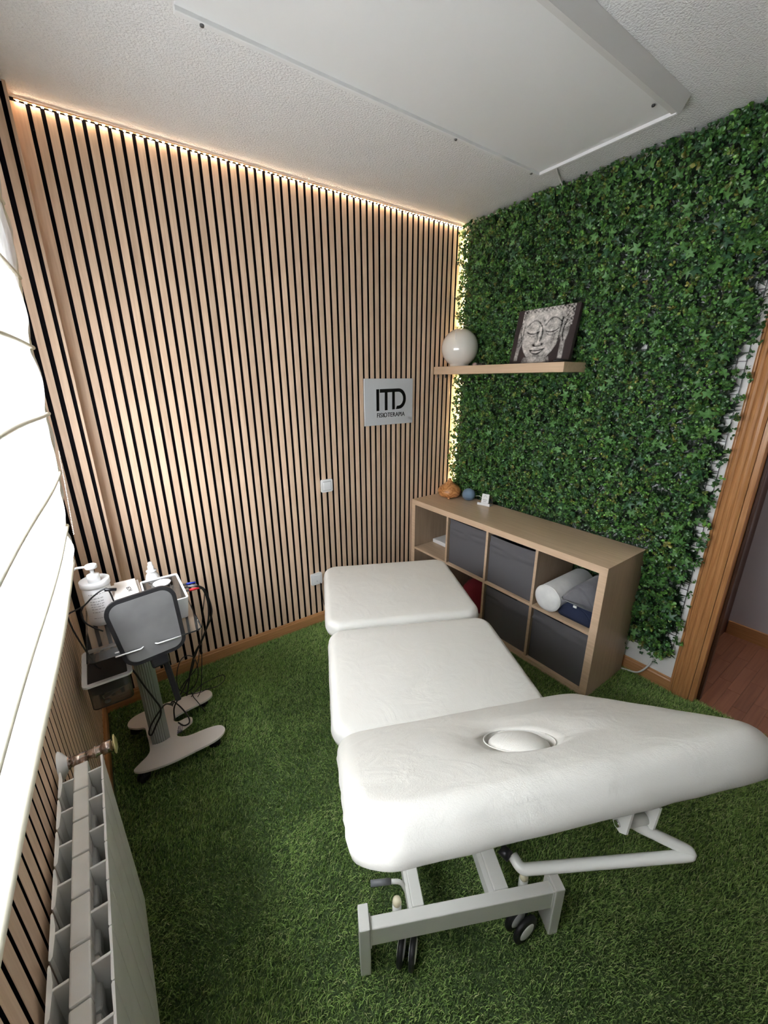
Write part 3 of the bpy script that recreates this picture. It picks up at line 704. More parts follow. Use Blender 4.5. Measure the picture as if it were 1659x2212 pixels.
# four fabric storage boxes
def fabric_box(ci, row, label, sag):
    a0 = cols_[ci][0]; a1 = (divs[ci] if ci < 3 else KW - KT)
    z0 = KT + .001 if row == 0 else KT + KC + Kt + .001
    yc = KY - (a0 + a1) / 2; e = empty('storage_box', (KX + .2, yc, z0)); tag(e, label, 'storage box', 'fabric storage boxes in the cabinet')
    w = (a1 - a0) / 2 - .005; h = KC - .012 - sag
    nu, nv = 30, 26; Vt = []; 
    rs = np.random.default_rng(ci * 7 + row)
    for j in range(nv):
        for i in range(nu):
            u = i / (nu - 1); v_ = j / (nv - 1)
            fold = 0
            for q, (zc_, am) in enumerate(((.86, .0035), (.80, .003), (.74, .0022))):
                fold += 1.9 * am * math.exp(-((v_ - zc_ + .05 * (u - .5) * (1 if q % 2 else -1) + .012 * math.sin(u * 7 + q * 2 + ci)) / .017) ** 2)
            bow = .004 * math.sin(math.pi * u) * math.sin(math.pi * v_)
            Vt.append((-.180 - fold - bow, w - 2 * w * u, h * v_ * (1 - .012 * math.sin(math.pi * u) * v_)))
    Fq_ = [(j * nu + i, (j + 1) * nu + i, (j + 1) * nu + i + 1, j * nu + i + 1) for j in range(nv - 1) for i in range(nu - 1)]
    bm = bmesh.new(); vs = [bm.verts.new(p) for p in Vt]
    for f in Fq_: bm.faces.new([vs[q] for q in f]).smooth = True
    mf = bpy.data.meshes.new('front'); bmesh.ops.recalc_face_normals(bm, faces=bm.faces); bm.to_mesh(mf); bm.free()
    link('front', mf, M['bin_fabric'], e)
    B().box(-.1795, -.175, -w, w, 0, h - .006, .001, 1).box(-.175, .165, -w, -w + .004, 0, h - .004).box(-.175, .165, w - .004, w, 0, h - .004).box(.161, .165, -w, w, 0, h - .004).box(-.175, .165, -w, w, 0, .004).obj('walls', M['bin_fabric'], e)
fabric_box(1, 1, 'dark grey fabric box in the top row beside the open left compartment', .0)
fabric_box(2, 1, 'dark grey fabric box in the top row left of the rolled bolsters', .010)
fabric_box(2, 0, 'dark grey fabric box in the bottom row nearest the couch', .004)
fabric_box(3, 0, 'dark grey fabric box in the bottom row below the bolsters', .004)
zc1 = KT + KC + Kt
rt = empty('router', (-.15, -.160, zc1)); tag(rt, 'flat white plastic box lying in the top left open compartment', 'router')
B().box(-.11, .06, -.125, .095, .001, .032, .006).obj('casing', M['white_plastic'], rt)
B().lathe([(0, .0325), (.004, .0325), (.004, .0335), (0, .0335)], 10, (-.05, -.075, 0)).obj('light', M['screw'], rt)
# bolsters and cushions in compartment 4
a0, a1 = cols_[3][0], KW - KT; z0 = zc1
yL = KY - a0
bo = empty('bolster', (-.24, yL - .082, z0)); tag(bo, 'white velour cylindrical bolster lying in the right open compartment', 'bolster')
r0 = .0755
prf = [(0, 0), (r0 * .80, .0), (r0 * .93, .004), (r0 * .985, .012), (r0, .022), (r0 * 1.005, .20), (r0, .36), (r0 * .93, .374), (0, .378)]
B().lathe(prf, 40, M4=Matrix.Translation((-.195, 0, r0 + .002)) @ Matrix.Rotation(R(90), 4, 'Y')).obj('roll', M['white_terry'], bo)
pts_ = [(-.195 + .013, (r0 * 1.003) * math.cos(t), r0 + .002 + (r0 * 1.003) * math.sin(t)) for t in np.linspace(0, 2 * math.pi, 41)]
B().tube(pts_, .0018, 6).obj('seam', M['white_terry'], bo)
nv_ = empty('half_roll', (-.24, yL - .235, z0)); tag(nv_, 'navy blue velour half-round cushion under the grey wedge pillow', 'bolster')
hp_ = [(-.088, .004), (-.094, .016)] + [(-.094 * math.cos(t), .016 + .082 * math.sin(t)) for t in np.linspace(.12, math.pi - .12, 18)] + [(.094, .016), (.088, .004)]
bb = B(); bb.prism(hp_, -.168, .15, axis='x'); o = bb.obj('half_cylinder', M['navy_velour'], nv_)
bm = bmesh.new(); bm.from_mesh(o.data); bmesh.ops.bevel(bm, geom=[e for e in bm.edges if abs(e.calc_face_angle(0)) > .8], offset=.008, segments=3, affect='EDGES'); bm.to_mesh(o.data); bm.free()
o.data.polygons.foreach_set('use_smooth', [True] * len(o.data.polygons))
gp = empty('wedge_pillow', (-.24, yL - .24, z0 + .104)); tag(gp, 'grey velour knee cushion resting on the navy half roll', 'pillow')
wp = [(-.098, .000), (-.104, .018), (-.085, .040), (-.060, .070), (-.030, .098), (.0, .108), (.028, .098), (.052, .068), (.078, .028), (.088, .006), (.086, -.004), (-.04, -.004)]
bb = B(); bb.prism(wp, -.178, .15, axis='x', M4=Matrix.Rotation(R(0), 4, 'X')); o = bb.obj('cushion', M['grey_velour'], gp)
bm = bmesh.new(); bm.from_mesh(o.data); bmesh.ops.bevel(bm, geom=[e for e in bm.edges if abs(e.calc_face_angle(0)) > .8], offset=.012, segments=3, affect='EDGES'); bm.to_mesh(o.data); bm.free()
o.data.polygons.foreach_set('use_smooth', [True] * len(o.data.polygons))
B().box(-.1835, -.1795, -.008, .010, -.010, .002).obj('care_tag', M['white_terry'], gp)
# dark red bag in lower compartment 2
rb = empty('red_bag', (-.22, KY - cols_[1][0] - .15, KT)); tag(rb, 'dark red cloth bag inside the shadowed lower compartment', 'bag')
bb = B(); bb.lathe([(0, .001), (.11, .001), (.135, .03), (.140, .09), (.12, .16), (.07, .20), (.03, .225), (0, .23)], 32, M4=Matrix.Diagonal((1.0, .95, 1, 1)))
o = bb.obj('sack', M['red_cloth'], rb)
for v_ in o.data.vertices:
    a = math.atan2(v_.co.y, v_.co.x); f_ = 1 + .05 * math.sin(a * 7 + v_.co.z * 20); v_.co.x *= f_; v_.co.y *= f_

# things on top of the cabinet
va = empty('wooden_diffuser', (-.165, -.132, KH)); tag(va, 'onion-shaped orange wood grain aroma diffuser on the cabinet corner', 'diffuser')
B().lathe([(0, .004), (.050, .004), (.070, .010), (.083, .026), (.088, .044), (.084, .062), (.070, .080), (.050, .096), (.030, .110), (.017, .122), (.011, .136), (.010, .143), (.006, .145), (.0045, .140), (0, .138)], 48).obj('body', M['vase'], va)
B().lathe([(.034, .0005), (.036, .004)], 24).obj('foot', M['vase'], va)
B().box(-.086, -.066, -.030, -.012, .006, .016, .002, M4=Matrix.Rotation(R(28), 4, 'Z')).obj('button', M['pine_x'], va)
dt = empty('smart_speaker', (-.105, -.275, KH)); tag(dt, 'small blue-grey fabric ball speaker beside the wooden diffuser', 'speaker')
B().lathe([(.026, .0005), (.034, .004), (.045, .018), (.0490, .034), (.0492, .040)], 36).obj('base', M['blue_base'], dt)
prs = [(.0495 * math.cos(a), .040 + .046 * math.sin(a)) for a in np.linspace(-.42, math.pi / 2, 16)]; prs[-1] = (0, .086)
B().lathe([(0, .012), (.040, .014)] + prs, 36).obj('fabric_ball', M['blue_mesh'], dt)
tag(B().tube(spline([(-.066, -.285, KH + .020), (-.05, -.325, KH + .030), (-.05, -.365, KH + .020), (-.06, -.395, KH + .006)], 6), .002, 6).obj('speaker_cable', M['white_plastic']), 'thin white cable behind the round speaker on the cabinet', 'cable')
cd = empty('card_holder', (-.110, -.440, KH), R(14)); tag(cd, 'clear stand holding white business cards on the cabinet', 'card holder')
B().box(-.030, .030, -.048, .048, .001, .004, .001, 1).box(-.030, -.026, -.048, .048, .004, .020, .001, 1).obj('stand', M['white_plastic'], cd)
B().box(.010, .013, -.048, .048, .003, .055, .001, 1, M4=Matrix.Rotation(R(12), 4, 'Y')).obj('back_rest', M['acrylic'], cd)
tl = Matrix.Translation((-.016, 0, .004)) @ Matrix.Rotation(R(14), 4, 'Y')
B().box(0, .010, -.0275, .0275, .002, .078, .0005, 1, M4=tl).obj('cards', M['white_plastic'], cd)
bb = B()
for yy, zz, ww in ((0, .034, .016), (0, .026, .012), (0, .021, .010)): bb.box(-.0006, 0, yy - ww, yy + ww, zz, zz + (.0030 if zz > .03 else .0015), M4=tl)
for q in range(10):
    a = q * .34; bb.box(-.0006, 0, -.010 * math.cos(a) - .0006, -.010 * math.cos(a) + .0006, .055 + .010 * math.sin(a) - .002, .055 + .010 * math.sin(a) + .002, M4=tl)
bb.obj('card_print', M['grey_text'], cd)
tag(B().tube(spline([(-.044, -1.440, .006), (-.03, -1.50, .010), (-.005 - .02, -1.56, .03), (-.022, -1.60, .10), (-.020, -1.612, .17), (-.018, -1.600, .23)], 8), .0048, 8).obj('white_cable', M['white_plastic']), 'thick white cable curving from behind the cabinet into the hedge', 'cable')

# ------------------------------------------------------------------ treatment couch (local frame: u across, v away, z up)
cu = empty('treatment_couch', (-1.9646, -1.6735, 0), R(-26.565)); tag(cu, 'cream vinyl three-section physiotherapy couch on a white metal base', 'treatment couch')
def cushion(w, L, T, rc, er, dome=.006, hole=None, nper=10, name='cushion', wr=0.0, seed=0):
    """rounded slab centred at origin, top at z=0"""
    def outline(ins):
        a, b_ = w / 2 - ins, L / 2 - ins; r = max(rc - ins, .012); out = []
        def add_edge(p, q, n_):
            for i in range(n_): t = i / n_; out.append((p[0] + (q[0] - p[0]) * t, p[1] + (q[1] - p[1]) * t))
        cs = [(a - r, b_ - r, 0), (-a + r, b_ - r, 90), (-a + r, -b_ + r, 180), (a - r, -b_ + r, 270)]
        for i, (x_, y_, a0_) in enumerate(cs):
            for k_ in range(8):
                t = R(a0_ + 90 * k_ / 8); out.append((x_ + r * math.cos(t), y_ + r * math.sin(t)))
            nx_, ny_, na_ = cs[(i + 1) % 4]; t1 = R(a0_ + 90)
            add_edge((x_ + r * math.cos(t1), y_ + r * math.sin(t1)), (nx_ + r * math.cos(t1), ny_ + r * math.sin(t1)), 14)
        return out
    rings = []
    prof = [(.030, -T), (.012, -T), (.004, -T + .004)]
    for i in range(9):
        t = R(-0 + 90 * i / 8); prof.append((er - er * math.cos(t) * 1.0 if False else er * (1 - math.cos(t)) , -er + er * math.sin(t)))
    prof = prof[:3] + [(.0, -T + .016), (-.003, -T * .62)] + prof[3:]
    for ins, z in prof: rings.append([(x_, y_, z) for x_, y_ in outline(ins)])
    last = outline(er)
    n_ = len(last)
    rs_ = np.random.default_rng(seed); ph_ = rs_.random(8) * 6.28
    if hole: hx, hy, ha, hb, hd_ = hole
    steps = 12
    if hole:
        tgt = []
        for x_, y_ in last:
            t = math.atan2((y_ - hy) / hb, (x_ - hx) / ha); tgt.append((hx + ha * math.cos(t), hy + hb * math.sin(t)))
    else: tgt = [(0, 0)] * n_
    for s_ in range(1, steps + (1 if hole else 0)):
        t = (s_ / steps) ** (1.0 if hole else 1.0); ring = []
        for (x_, y_), (tx, ty) in zip(last, tgt):
            X, Y = x_ + (tx - x_) * t, y_ + (ty - y_) * t
            dm = dome * (1 - (2 * X / w) ** 2) * (1 - (2 * Y / L) ** 2)
            if hole:
                de = (1 - t) * 10
                dm -= .016 * math.exp(-de * de / 3.0)
            ring.append((X, Y, dm))
        rings.append(ring)
    if hole:
        for dz_, sc in ((-.010, .985), (-.03, .96), (-.055, .95)):
            rings.append([(hx + (tx - hx) * sc, hy + (ty - hy) * sc, -.012 + dz_) for tx, ty in tgt])
    bm = bmesh.new(); VR = [[bm.verts.new(p) for p in r_] for r_ in rings]
    for a_r, b_r in zip(VR, VR[1:]):
        for i in range(n_): bm.faces.new([a_r[i], a_r[(i + 1) % n_], b_r[(i + 1) % n_], b_r[i]]).smooth = True
    bm.faces.new(VR[0][::-1])
    if hole: bm.faces.new(VR[-1])
    else:
        cv = bm.verts.new((0, 0, dome))
        for i in range(n_): bm.faces.new([VR[-1][i], VR[-1][(i + 1) % n_], cv]).smooth = True
    if wr:
        for v_ in bm.verts:
            x_, y_, z_ = v_.co
            side = max(0, min(1, -z_ / T * 1.6))
            v_.co.x += wr * side * math.sin(y_ * 46 + ph_[0] + 3 * math.sin(y_ * 9 + ph_[1])) * .5
            v_.co.y += wr * side * math.sin(x_ * 40 + ph_[2] + 3 * math.sin(x_ * 11 + ph_[3]))
            v_.co.z += wr * .35 * math.sin(x_ * 31 + y_ * 17 + ph_[4]) * math.sin(y_ * 23 - x_ * 9 + ph_[5])
    bmesh.ops.recalc_face_normals(bm, faces=bm.faces)
    me = bpy.data.meshes.new(name); bm.to_mesh(me); bm.free(); return me
zt = .647
me = cushion(.690, .600, .072, .070, .030, .007, name='leg_section', wr=.0012, seed=1)
o = link('leg_section', me, M['vinyl'], cu, (.292, 1.085, zt - .003)); o.rotation_euler = (R(-1.0), 0, 0)
me = cushion(.690, .545, .072, .065, .032, .009, name='seat_section', wr=.0012, seed=2)
o = link('seat_section', me, M['vinyl'], cu, (.300, .500, zt)); o.rotation_euler = (R(-.8), 0, 0)
HL = .650
me = cushion(.775, HL + .01, .078, .082, .040, .008, hole=(-.004, -.074, .066, .106, .05), name='head_section', wr=.0022, seed=3)
hs = link('head_section', me, M['vinyl'], cu)
hs.matrix_local = Matrix(((.99896, -.0174, -.04225, .35721), (.0393, .79892, .60015, .00269), (.02331, -.60118, .79877, .84305), (0, 0, 0, 1)))
# face hole plug
pl = B(); pp = []
pl.lathe([(0, -.050), (.80, -.050), (.90, -.035), (.95, -.012), (.90, -.002), (.72, .007), (.40, .012), (0, .013)], 40, M4=Matrix.Translation((-.008, -.078, -.0095)) @ Matrix.Diagonal((.062, .099, 1, 1)))
o = pl.obj('face_plug', M['vinyl'], hs)
pts_ = [(-.004 + .0665 * math.cos(t), -.074 + .1065 * math.sin(t), -.0085) for t in np.linspace(0, 2 * math.pi, 49)]
B().tube(pts_, .0016, 6).obj('hole_piping', M['vinyl'], hs)
# base frame
def cb(name, *a, bev=.003, m='white_metal'): return B().box(*a, bev, 2).obj(name, M[m], cu)
for v_ in (0, 1.22):
    cb('foot', 0, .030, v_ - .002, v_ + .060, .002, .208); cb('foot', .574, .604, v_ - .002, v_ + .060, .002, .208)
    cb('crossbar', .0302, .5738, v_ + .004, v_ + .036, .122, .194)
    cb('weld_plate', .0302, .034, v_ + .0015, v_ + .040, .116, .199, bev=.001); cb('weld_plate', .570, .5738, v_ + .0015, v_ + .040, .116, .199, bev=.001)
cb('beam', .156, .190, .0362, 1.2238, .135, .194); cb('beam', .402, .446, .0362, 1.2238, .135, .194)
cb('inner_rail', .146, .1558, .0362, 1.0, .14, .185, bev=.001); cb('inner_rail', .386, .4018, .0362, 1.0, .14, .185, bev=.001)
# lifting arms and upper frame
for u_ in (.200, .368):
    a_ = Vector((u_, .62, .17)); b_ = Vector((u_, 1.05, .52))
    B().box(-.012, .012, -.28, .28, -.02, .02, .003, 2, M4=Matrix.Translation((a_ + b_) / 2) @ Matrix.Rotation(math.atan2(.35, .43), 4, 'X')).obj('lift_arm', M['white_metal'], cu)
for u_ in (.10, .47): cb('upper_rail', u_, u_ + .035, .28, 1.34, .530, .568)
for v_ in (.32, .72, 1.28): cb('upper_cross', .137, .468, v_, v_ + .03, .534, .564)
cb('hinge_plate', .02, .56, .758, .782, .552, .575, m='panel_side')
B().cyl((.12, .22, .50), (.12, .22, .16), .014, 16).obj('gas_strut', M['black_plastic'], cu)
cb('pedal', .47, .62, .55, .58, .10, .115, m='black_plastic')
# casters
def caster(u_, v_, ang_, su, sv, name='caster'):
    e = empty(name, (u_, v_, 0), 0, cu)
    B().cyl((su - u_, sv - v_, .085), (su - u_, sv - v_, .150), .012, 16).obj('stem', M['white_metal'], e)
    RZ = Matrix.Rotation(ang_, 4, 'Z')
    dv_ = Vector((su - u_, sv - v_, 0)); fk = B()
    fk.tube([(dv_.x, dv_.y, .100), (dv_.x * .6, dv_.y * .6, .103), (dv_.x * .1, dv_.y * .1, .094)], .011, 10).obj('fork', M['white_plastic'], e)
    for sg_ in (-.017, .017):
        B().lathe([(.024, -.008), (.042, -.0075), (.0455, -.004), (.0455, .004), (.042, .0075), (.024, .008)], 36, M4=RZ @ Matrix.Translation((sg_, 0, .0462)) @ Matrix.Rotation(R(90), 4, 'Y')).obj('wheel', M['black_rubber'], e)
        B().lathe([(0, -.012), (.025, -.010), (.030, -.007), (.030, .007), (.025, .010), (0, .012)], 28, M4=RZ @ Matrix.Translation((sg_, 0, .0462)) @ Matrix.Rotation(R(90), 4, 'Y')).obj('hub', M['white_plastic'], e)
    return e
caster(.138, .018, R(-22), .118, .068); caster(.492, .020, R(-70), .512, .068)
for u_ in (.116, .512):
    B().cyl((u_, .066, .100), (u_, .066, .168), .0135, 20).obj('knob_sleeve', M['white_metal'], cu)
    B().lathe([(.0125, 0), (.0135, .003), (.0125, .012), (.008, .018), (0, .020)], 20, (u_, .066, .168)).obj('knob', M['cream_knob'], cu)
# retraction lever with grey grip
B().tube(fillet([(.158, .080, .08), (.156, .090, .15), (.134, .100, .198), (.100, .102, .203)], .03), .0065, 10).obj('lever', M['white_metal'], cu)
B().cyl((.104, .102, .203), (.044, .104, .206), .0085, 20).obj('grip', mat('grey_grip', (.16, .17, .18), .5), cu)
# actuation bar below the head end
B().tube(fillet([(.452, -.262, .904), (.468, -.272, .898), (.548, -.312, .872), (.262, -.270, .842), (.256, -.250, .845)], .022, 8), .0090, 16).obj('release_bar', M['white_metal'], cu)
B().cyl((.436, -.268, .908), (.482, -.268, .911), .0095, 20).obj('bar_hub', M['white_metal'], cu)
for u_, dz in ((.430, 0), (.480, .002)):
    B().prism([(-.288, .960), (-.250, .945), (-.252, .905), (-.262, .896), (-.274, .896), (-.286, .908)], u_, u_ + .004, axis='x').obj('bar_bracket', M['white_metal'], cu)
B().cyl((.426, -.268, .909), (.4298, -.268, .909), .006, 6).obj('bolt', M['chrome'], cu)
B().cyl((.250, -.252, .846), (.240, -.238, .849), .0092, 12).obj('bar_end_cap', M['black_plastic'], cu)
B().cyl((.272, .00, .50), (.300, -.05, .75), .006, 8).obj('release_rod', M['white_metal'], cu)

# ------------------------------------------------------------------ trolley
tr = empty('device_trolley', (-2.30, -.46, 0)); tag(tr, 'white wheeled trolley with clear tray and ribbed aluminium column', 'trolley')
def T(p): return (p[0] + 2.30, p[1] + .46, p[2])
bo_ = spline([(x_, y_, 0) for x_, y_ in ((-2.425, -.625), (-2.392, -.652), (-2.30, -.672), (-2.20, -.672), (-2.10, -.665), (-2.056, -.632), (-2.068, -.592), (-2.12, -.575), (-2.20, -.568), (-2.240, -.545), (-2.240, -.518), (-2.205, -.508), (-2.172, -.490), (-2.168, -.462), (-2.190, -.450),
                                         (-2.225, -.452), (-2.243, -.430), (-2.225, -.408), (-2.15, -.395), (-2.08, -.385), (-2.048, -.360), (-2.060, -.318), (-2.12, -.300), (-2.25, -.288), (-2.36, -.286), (-2.412, -.305), (-2.425, -.345), (-2.395, -.380), (-2.362, -.400), (-2.358, -.440), (-2.356, -.540), (-2.368, -.575), (-2.40, -.600))], 5, True)
B().prism([(p.x + 2.30, p.y + .46) for p in bo_], .060, .070, axis='z').obj('base_plate', M['cream_plastic'], tr)
for x_, y_ in ((-2.385, -.625), (-2.095, -.630), (-2.090, -.345), (-2.385, -.330)):
    e = empty('caster', T((x_, y_, 0)), random.uniform(0, 3), tr)
    B().cyl((0, 0, .045), (0, 0, .0595), .012, 14).obj('stem', M['black_plastic'], e)
    for s_ in (-.013, .005): B().lathe([(0, 0), (.021, 0), (.025, .002), (.025, .006), (.021, .008), (0, .008)], 24, M4=Matrix.Translation((s_, .012, .0255)) @ Matrix.Rotation(R(90), 4, 'Y')).obj('wheel', M['black_rubber'], e)
    B().box(-.017, .017, -.014, .020, .028, .047, .006).obj('fork', M['black_plastic'], e)
# column with ribs
pts_ = []
for i in range(26):
    x_ = -.036 + .072 * i / 25; pts_.append((x_, -.034 - .010 * math.cos(math.pi * (x_ / .08)) - (.0022 if i % 3 == 1 and 3 < i < 22 else 0)))
pts_ += [(.036, .034), (-.036, .034)]
B().prism([(a_ - .008, b_ - .032) for a_, b_ in pts_], .0702, .70, axis='z').obj('column', mat('ribbed_aluminium', (.36, .38, .36), .38, .5), tr)
# clear tray with a centre notch for the panel
tx0, tx1, ty0, ty1, tz = -2.462, -2.098, -.765, -.330, .712
poly = ([(tx0 + .02, ty0), (-2.315, ty0)] + [(-2.315 + .012 * math.sin(R(a)), ty0 + .012 - .012 * math.cos(R(a))) for a in (30, 90, 150)] + [(-2.315, ty0 + .024), (-2.245, ty0 + .024)]
        + [(-2.245 - .012 * math.sin(R(a)), ty0 + .012 + .012 * math.cos(R(a))) for a in (30, 90, 150)] + [(-2.245, ty0)] + [(tx1 - .02 + .02 * math.sin(R(a)), ty0 + .02 - .02 * math.cos(R(a))) for a in (0, 30, 60, 90)]
        + [(tx1 - .02 + .02 * math.cos(R(a)), ty1 - .02 + .02 * math.sin(R(a))) for a in (0, 30, 60, 90)] + [(tx0 + .02 - .02 * math.sin(R(a)), ty1 - .02 + .02 * math.cos(R(a))) for a in (0, 30, 60, 90)]
        + [(tx0 + .02 - .02 * math.cos(R(a)), ty0 + .02 - .02 * math.sin(R(a))) for a in (0, 30, 60)])
B().prism([(a_ + 2.30, b_ + .46) for a_, b_ in poly], tz - .006, tz, axis='z').obj('tray', M['acrylic'], tr)
rim = spline([T((a_, b_, tz + .001)) for a_, b_ in ((tx1, ty0 + .02), (tx1, ty1), (tx0, ty1), (tx0, ty0 + .02))], 1)
B().tube([T((tx1, ty0 + .01, tz)), T((tx1, ty1, tz))], .0028, 6).tube([T((tx0, ty1, tz)), T((tx0, ty0 + .01, tz))], .0028, 6).obj('tray_rim', M['acrylic'], tr)
for a_, b_ in ((-2.302, -2.382), (-2.252, -2.172)):
    B().tube(fillet([T((b_, ty0 - .002, tz - .003)), T((a_, ty0 - .002, tz - .003)), T((a_ + (.009 if a_ < -2.28 else -.009), ty0 + .008, tz - .001)), T((a_, ty0 + .018, tz + .0005)), T((b_, ty0 + .018, tz + .0005))], .006, 4), .0028, 6).obj('tray_lip_glint', M['white_plastic'], tr)  # white colour paints the reflections along the clear tray's front edge
# grey panel with black rim, standing in front
pe = empty('panel', T((-2.267, -.742, .775)), 0, tr); pe.rotation_euler = (R(-10), R(-5), 0)
def trap(s=1.0, k_=9):
    out = []; cs = [(.114, .130, .050, 0), (-.114, .130, .050, 90), (-.104, -.125, .048, 180), (.104, -.125, .048, 270)]
    for x_, y_, r, a0_ in cs:
        x_ = math.copysign(abs(x_) - r, x_); y_ = math.copysign(abs(y_) - r, y_)
        for i in range(k_ + 1):
            t = R(a0_ + 90 * i / k_); out.append((x_ + (r - s) * math.cos(t), y_ + (r - s) * math.sin(t)))
    return out
B().prism(trap(0), -.006, .010, axis='y').obj('rim', M['black_plastic'], pe)
B().prism(trap(.014), -.0085, -.0055, axis='y').obj('face', M['grey_panel'], pe)
B().box(-.030, .030, -.002, .075, -.165, -.095, .008).box(.004, .026, .06, .085, -.36, -.10, .006).obj('bracket', M['black_plastic'], pe)
# side bin hanging on the left
be = empty('side_bin', T((-2.420, -.60, .575)), 0, tr)
def ringbox(x0, x1, y0, y1, t, z0, z1, r=.02):
    o_ = rrect((x1 - x0) / 2, (y1 - y0) / 2, r, 5, (x0 + x1) / 2, (y0 + y1) / 2); i_ = rrect((x1 - x0) / 2 - t, (y1 - y0) / 2 - t, max(r - t, .003), 5, (x0 + x1) / 2, (y0 + y1) / 2)
    bm = bmesh.new(); n_ = len(o_); L4 = [[bm.verts.new((*p, z)) for p in q] for q, z in ((o_, z0), (o_, z1), (i_, z1), (i_, z0))]
    for a_, b_ in ((0, 1), (1, 2), (2, 3), (3, 0)):
        for i in range(n_): bm.faces.new([L4[a_][i], L4[a_][(i + 1) % n_], L4[b_][(i + 1) % n_], L4[b_][i]])
    b__ = B(); b__.bm.free(); b__.bm = bm; return b__
ringbox(-.080, .075, -.125, .120, .016, .018, .026).obj('rim', M['white_plastic'], be)
ringbox(-.068, .063, -.113, .108, .003, -.085, .018).obj('wall', M['smoked'], be)
B().prism(rrect(.065, .110, .018, 5, -.0025, -.0025), -.088, -.085, axis='z').obj('bottom', M['smoked'], be)
B().prism(rrect(.060, .105, .018, 5, -.0025, -.0025), -.03, .012, axis='z').obj('dark_contents', M['black_rubber'], be)
B().cyl((-.03, -.09, -.06), (.035, -.06, -.055), .008, 12).obj('tube', M['cream_knob'], be)
B().lathe([(0, 0), (.010, 0), (.010, .004), (0, .004)], 12, (-.02, -.095, -.08)).obj('cap', M['white_plastic'], be)
bt = text_mesh('gtm', .030, .0002); bt.transform(Matrix.Translation(T((-2.232, -.505, .0703))) @ Matrix.Rotation(R(75), 4, 'Z')); link('logo', bt, M['blue_print'], tr)
B().box(-.020, .020, -.0008, .0008, 0, .0005, M4=Matrix.Translation(T((-2.216, -.500, .0702))) @ Matrix.Rotation(R(75), 4, 'Z')).obj('logo_line', M['blue_print'], tr)

# device on the tray
dv = empty('therapy_device', (-2.245, -.50, tz + .001)); tag(dv, 'white electrotherapy device box with open side compartment on the tray', 'medical device')
def D(x, y, z): return (x + 2.245, y + .50, z - tz - .001)
bb = B()
cs = [(-2.366, -.640), (-2.258, -.640), (-2.262, -.385), (-2.360, -.385)]
bb.prism([(D(x_, y_, 0)[0], D(x_, y_, 0)[1]) for x_, y_ in cs], 0, .098, axis='z')
bb.obj('housing', M['cream_plastic'], dv)
bb = B(); bb.prism([(D(x_, y_, 0)[0], D(x_, y_, 0)[1]) for x_, y_ in ((-2.352, -.630), (-2.268, -.630), (-2.272, -.395), (-2.346, -.395))], .098, .112, axis='z'); bb.obj('lid', M['cream_plastic'], dv)
B().box(D(-2.2515, 0, 0)[0], D(-2.1175, 0, 0)[0], D(0, -.660, 0)[1], D(0, -.410, 0)[1], .086, .089).obj('smoked_lid', mat('smoked_lid', (.05, .045, .04), .06), dv)
tx_ = text_mesh('IACER', .028, .0003); tx_.transform(Matrix.Translation(D(-2.298, -.49, tz + .1135)) @ Matrix.Rotation(R(98), 4, 'Z') @ Matrix.Diagonal((.62, .75, 1, 1))); link('lettering', tx_, M['black_print'], dv)
b__ = ringbox(D(-2.2575, 0, 0)[0], D(-2.112, 0, 0)[0], D(0, -.665, 0)[1], D(0, -.405, 0)[1], .007, .004, .094, .012)
for v_ in b__.bm.verts:
    if v_.co.z < .01: v_.co.x = v_.co.x * .92; v_.co.y = v_.co.y * .94
b__.obj('compartment', M['white_plastic'], dv)
B().box(D(-2.250, 0, 0)[0], D(-2.125, 0, 0)[0], D(0, -.645, 0)[1], D(0, -.43, 0)[1], .002, .006).obj('compartment_floor', M['smoked'], dv)
ed = empty('electrode', (-2.182, -.485, tz + .098)); tag(ed, 'round white electrode disc resting on the device compartment', 'electrode')
B().lathe([(0, .004), (.012, .004), (.014, .001), (.028, .001), (.034, .006), (.036, .005), (.030, -.003), (.012, -.004), (0, -.004)], 32, M4=Matrix.Diagonal((.95, .95, 1, 1))).obj('disc', M['white_plastic'], ed)
B().cyl((-.0015, -.072, -.006), (.0015, .068, -.006), .0022, 8).obj('support_wire', M['chrome'], ed)
for k_, (y_, mm_, lb) in enumerate(((-.470, 'blue_plug', 'blue banana plug at the right side of the device'), (-.50, 'grey_plug', 'dark grey plug between the blue and red plugs'), (-.535, 'red_plug', 'red banana plug at the right side of the device'))):
    z_ = tz + .060
    e = empty('plug', (-2.111, y_, z_)); tag(e, lb, 'plug')
    B().cyl((.001, 0, 0), (.020, -.001, 0), .0052, 12).obj('collar', M['grey_plug'], e)
    B().cyl((.020, -.001, 0), (.058, -.004, -.001), .0062, 12, .0042).obj('sleeve', M[mm_], e)
bp_ = empty('pump_bottle', (-2.403, -.478, tz + .001)); bp_.scale = (1.14, 1.14, 1.07); tag(bp_, 'large white pump dispenser bottle at the left of the tray', 'bottle')
B().lathe([(0, 0), (.036, 0), (.040, .004), (.0405, .020), (.041, .150)], 40).obj('body', M['white_plastic'], bp_)
B().lathe([(.0430, .1501), (.0440, .152), (.0440, .170), (.0425, .171), (.0410, .166), (.020, .163), (0, .163)], 40).obj('cap', M['white_plastic'], bp_)
B().lathe([(.0185, .1635), (.0185, .190), (.014, .193), (.006, .194), (.006, .215)], 28).obj('collar', M['white_plastic'], bp_)
B().lathe([(.0165, .215), (.0175, .217), (.0175, .227), (.015, .229), (0, .229)], 28).obj('pump_head', M['white_plastic'], bp_)
B().tube(fillet([(-.010, 0, .223), (-.040, .004, .225), (-.052, .006, .217)], .01), .0042, 10).obj('spout', M['white_plastic'], bp_)
bb = B()
rl = random.Random(3)
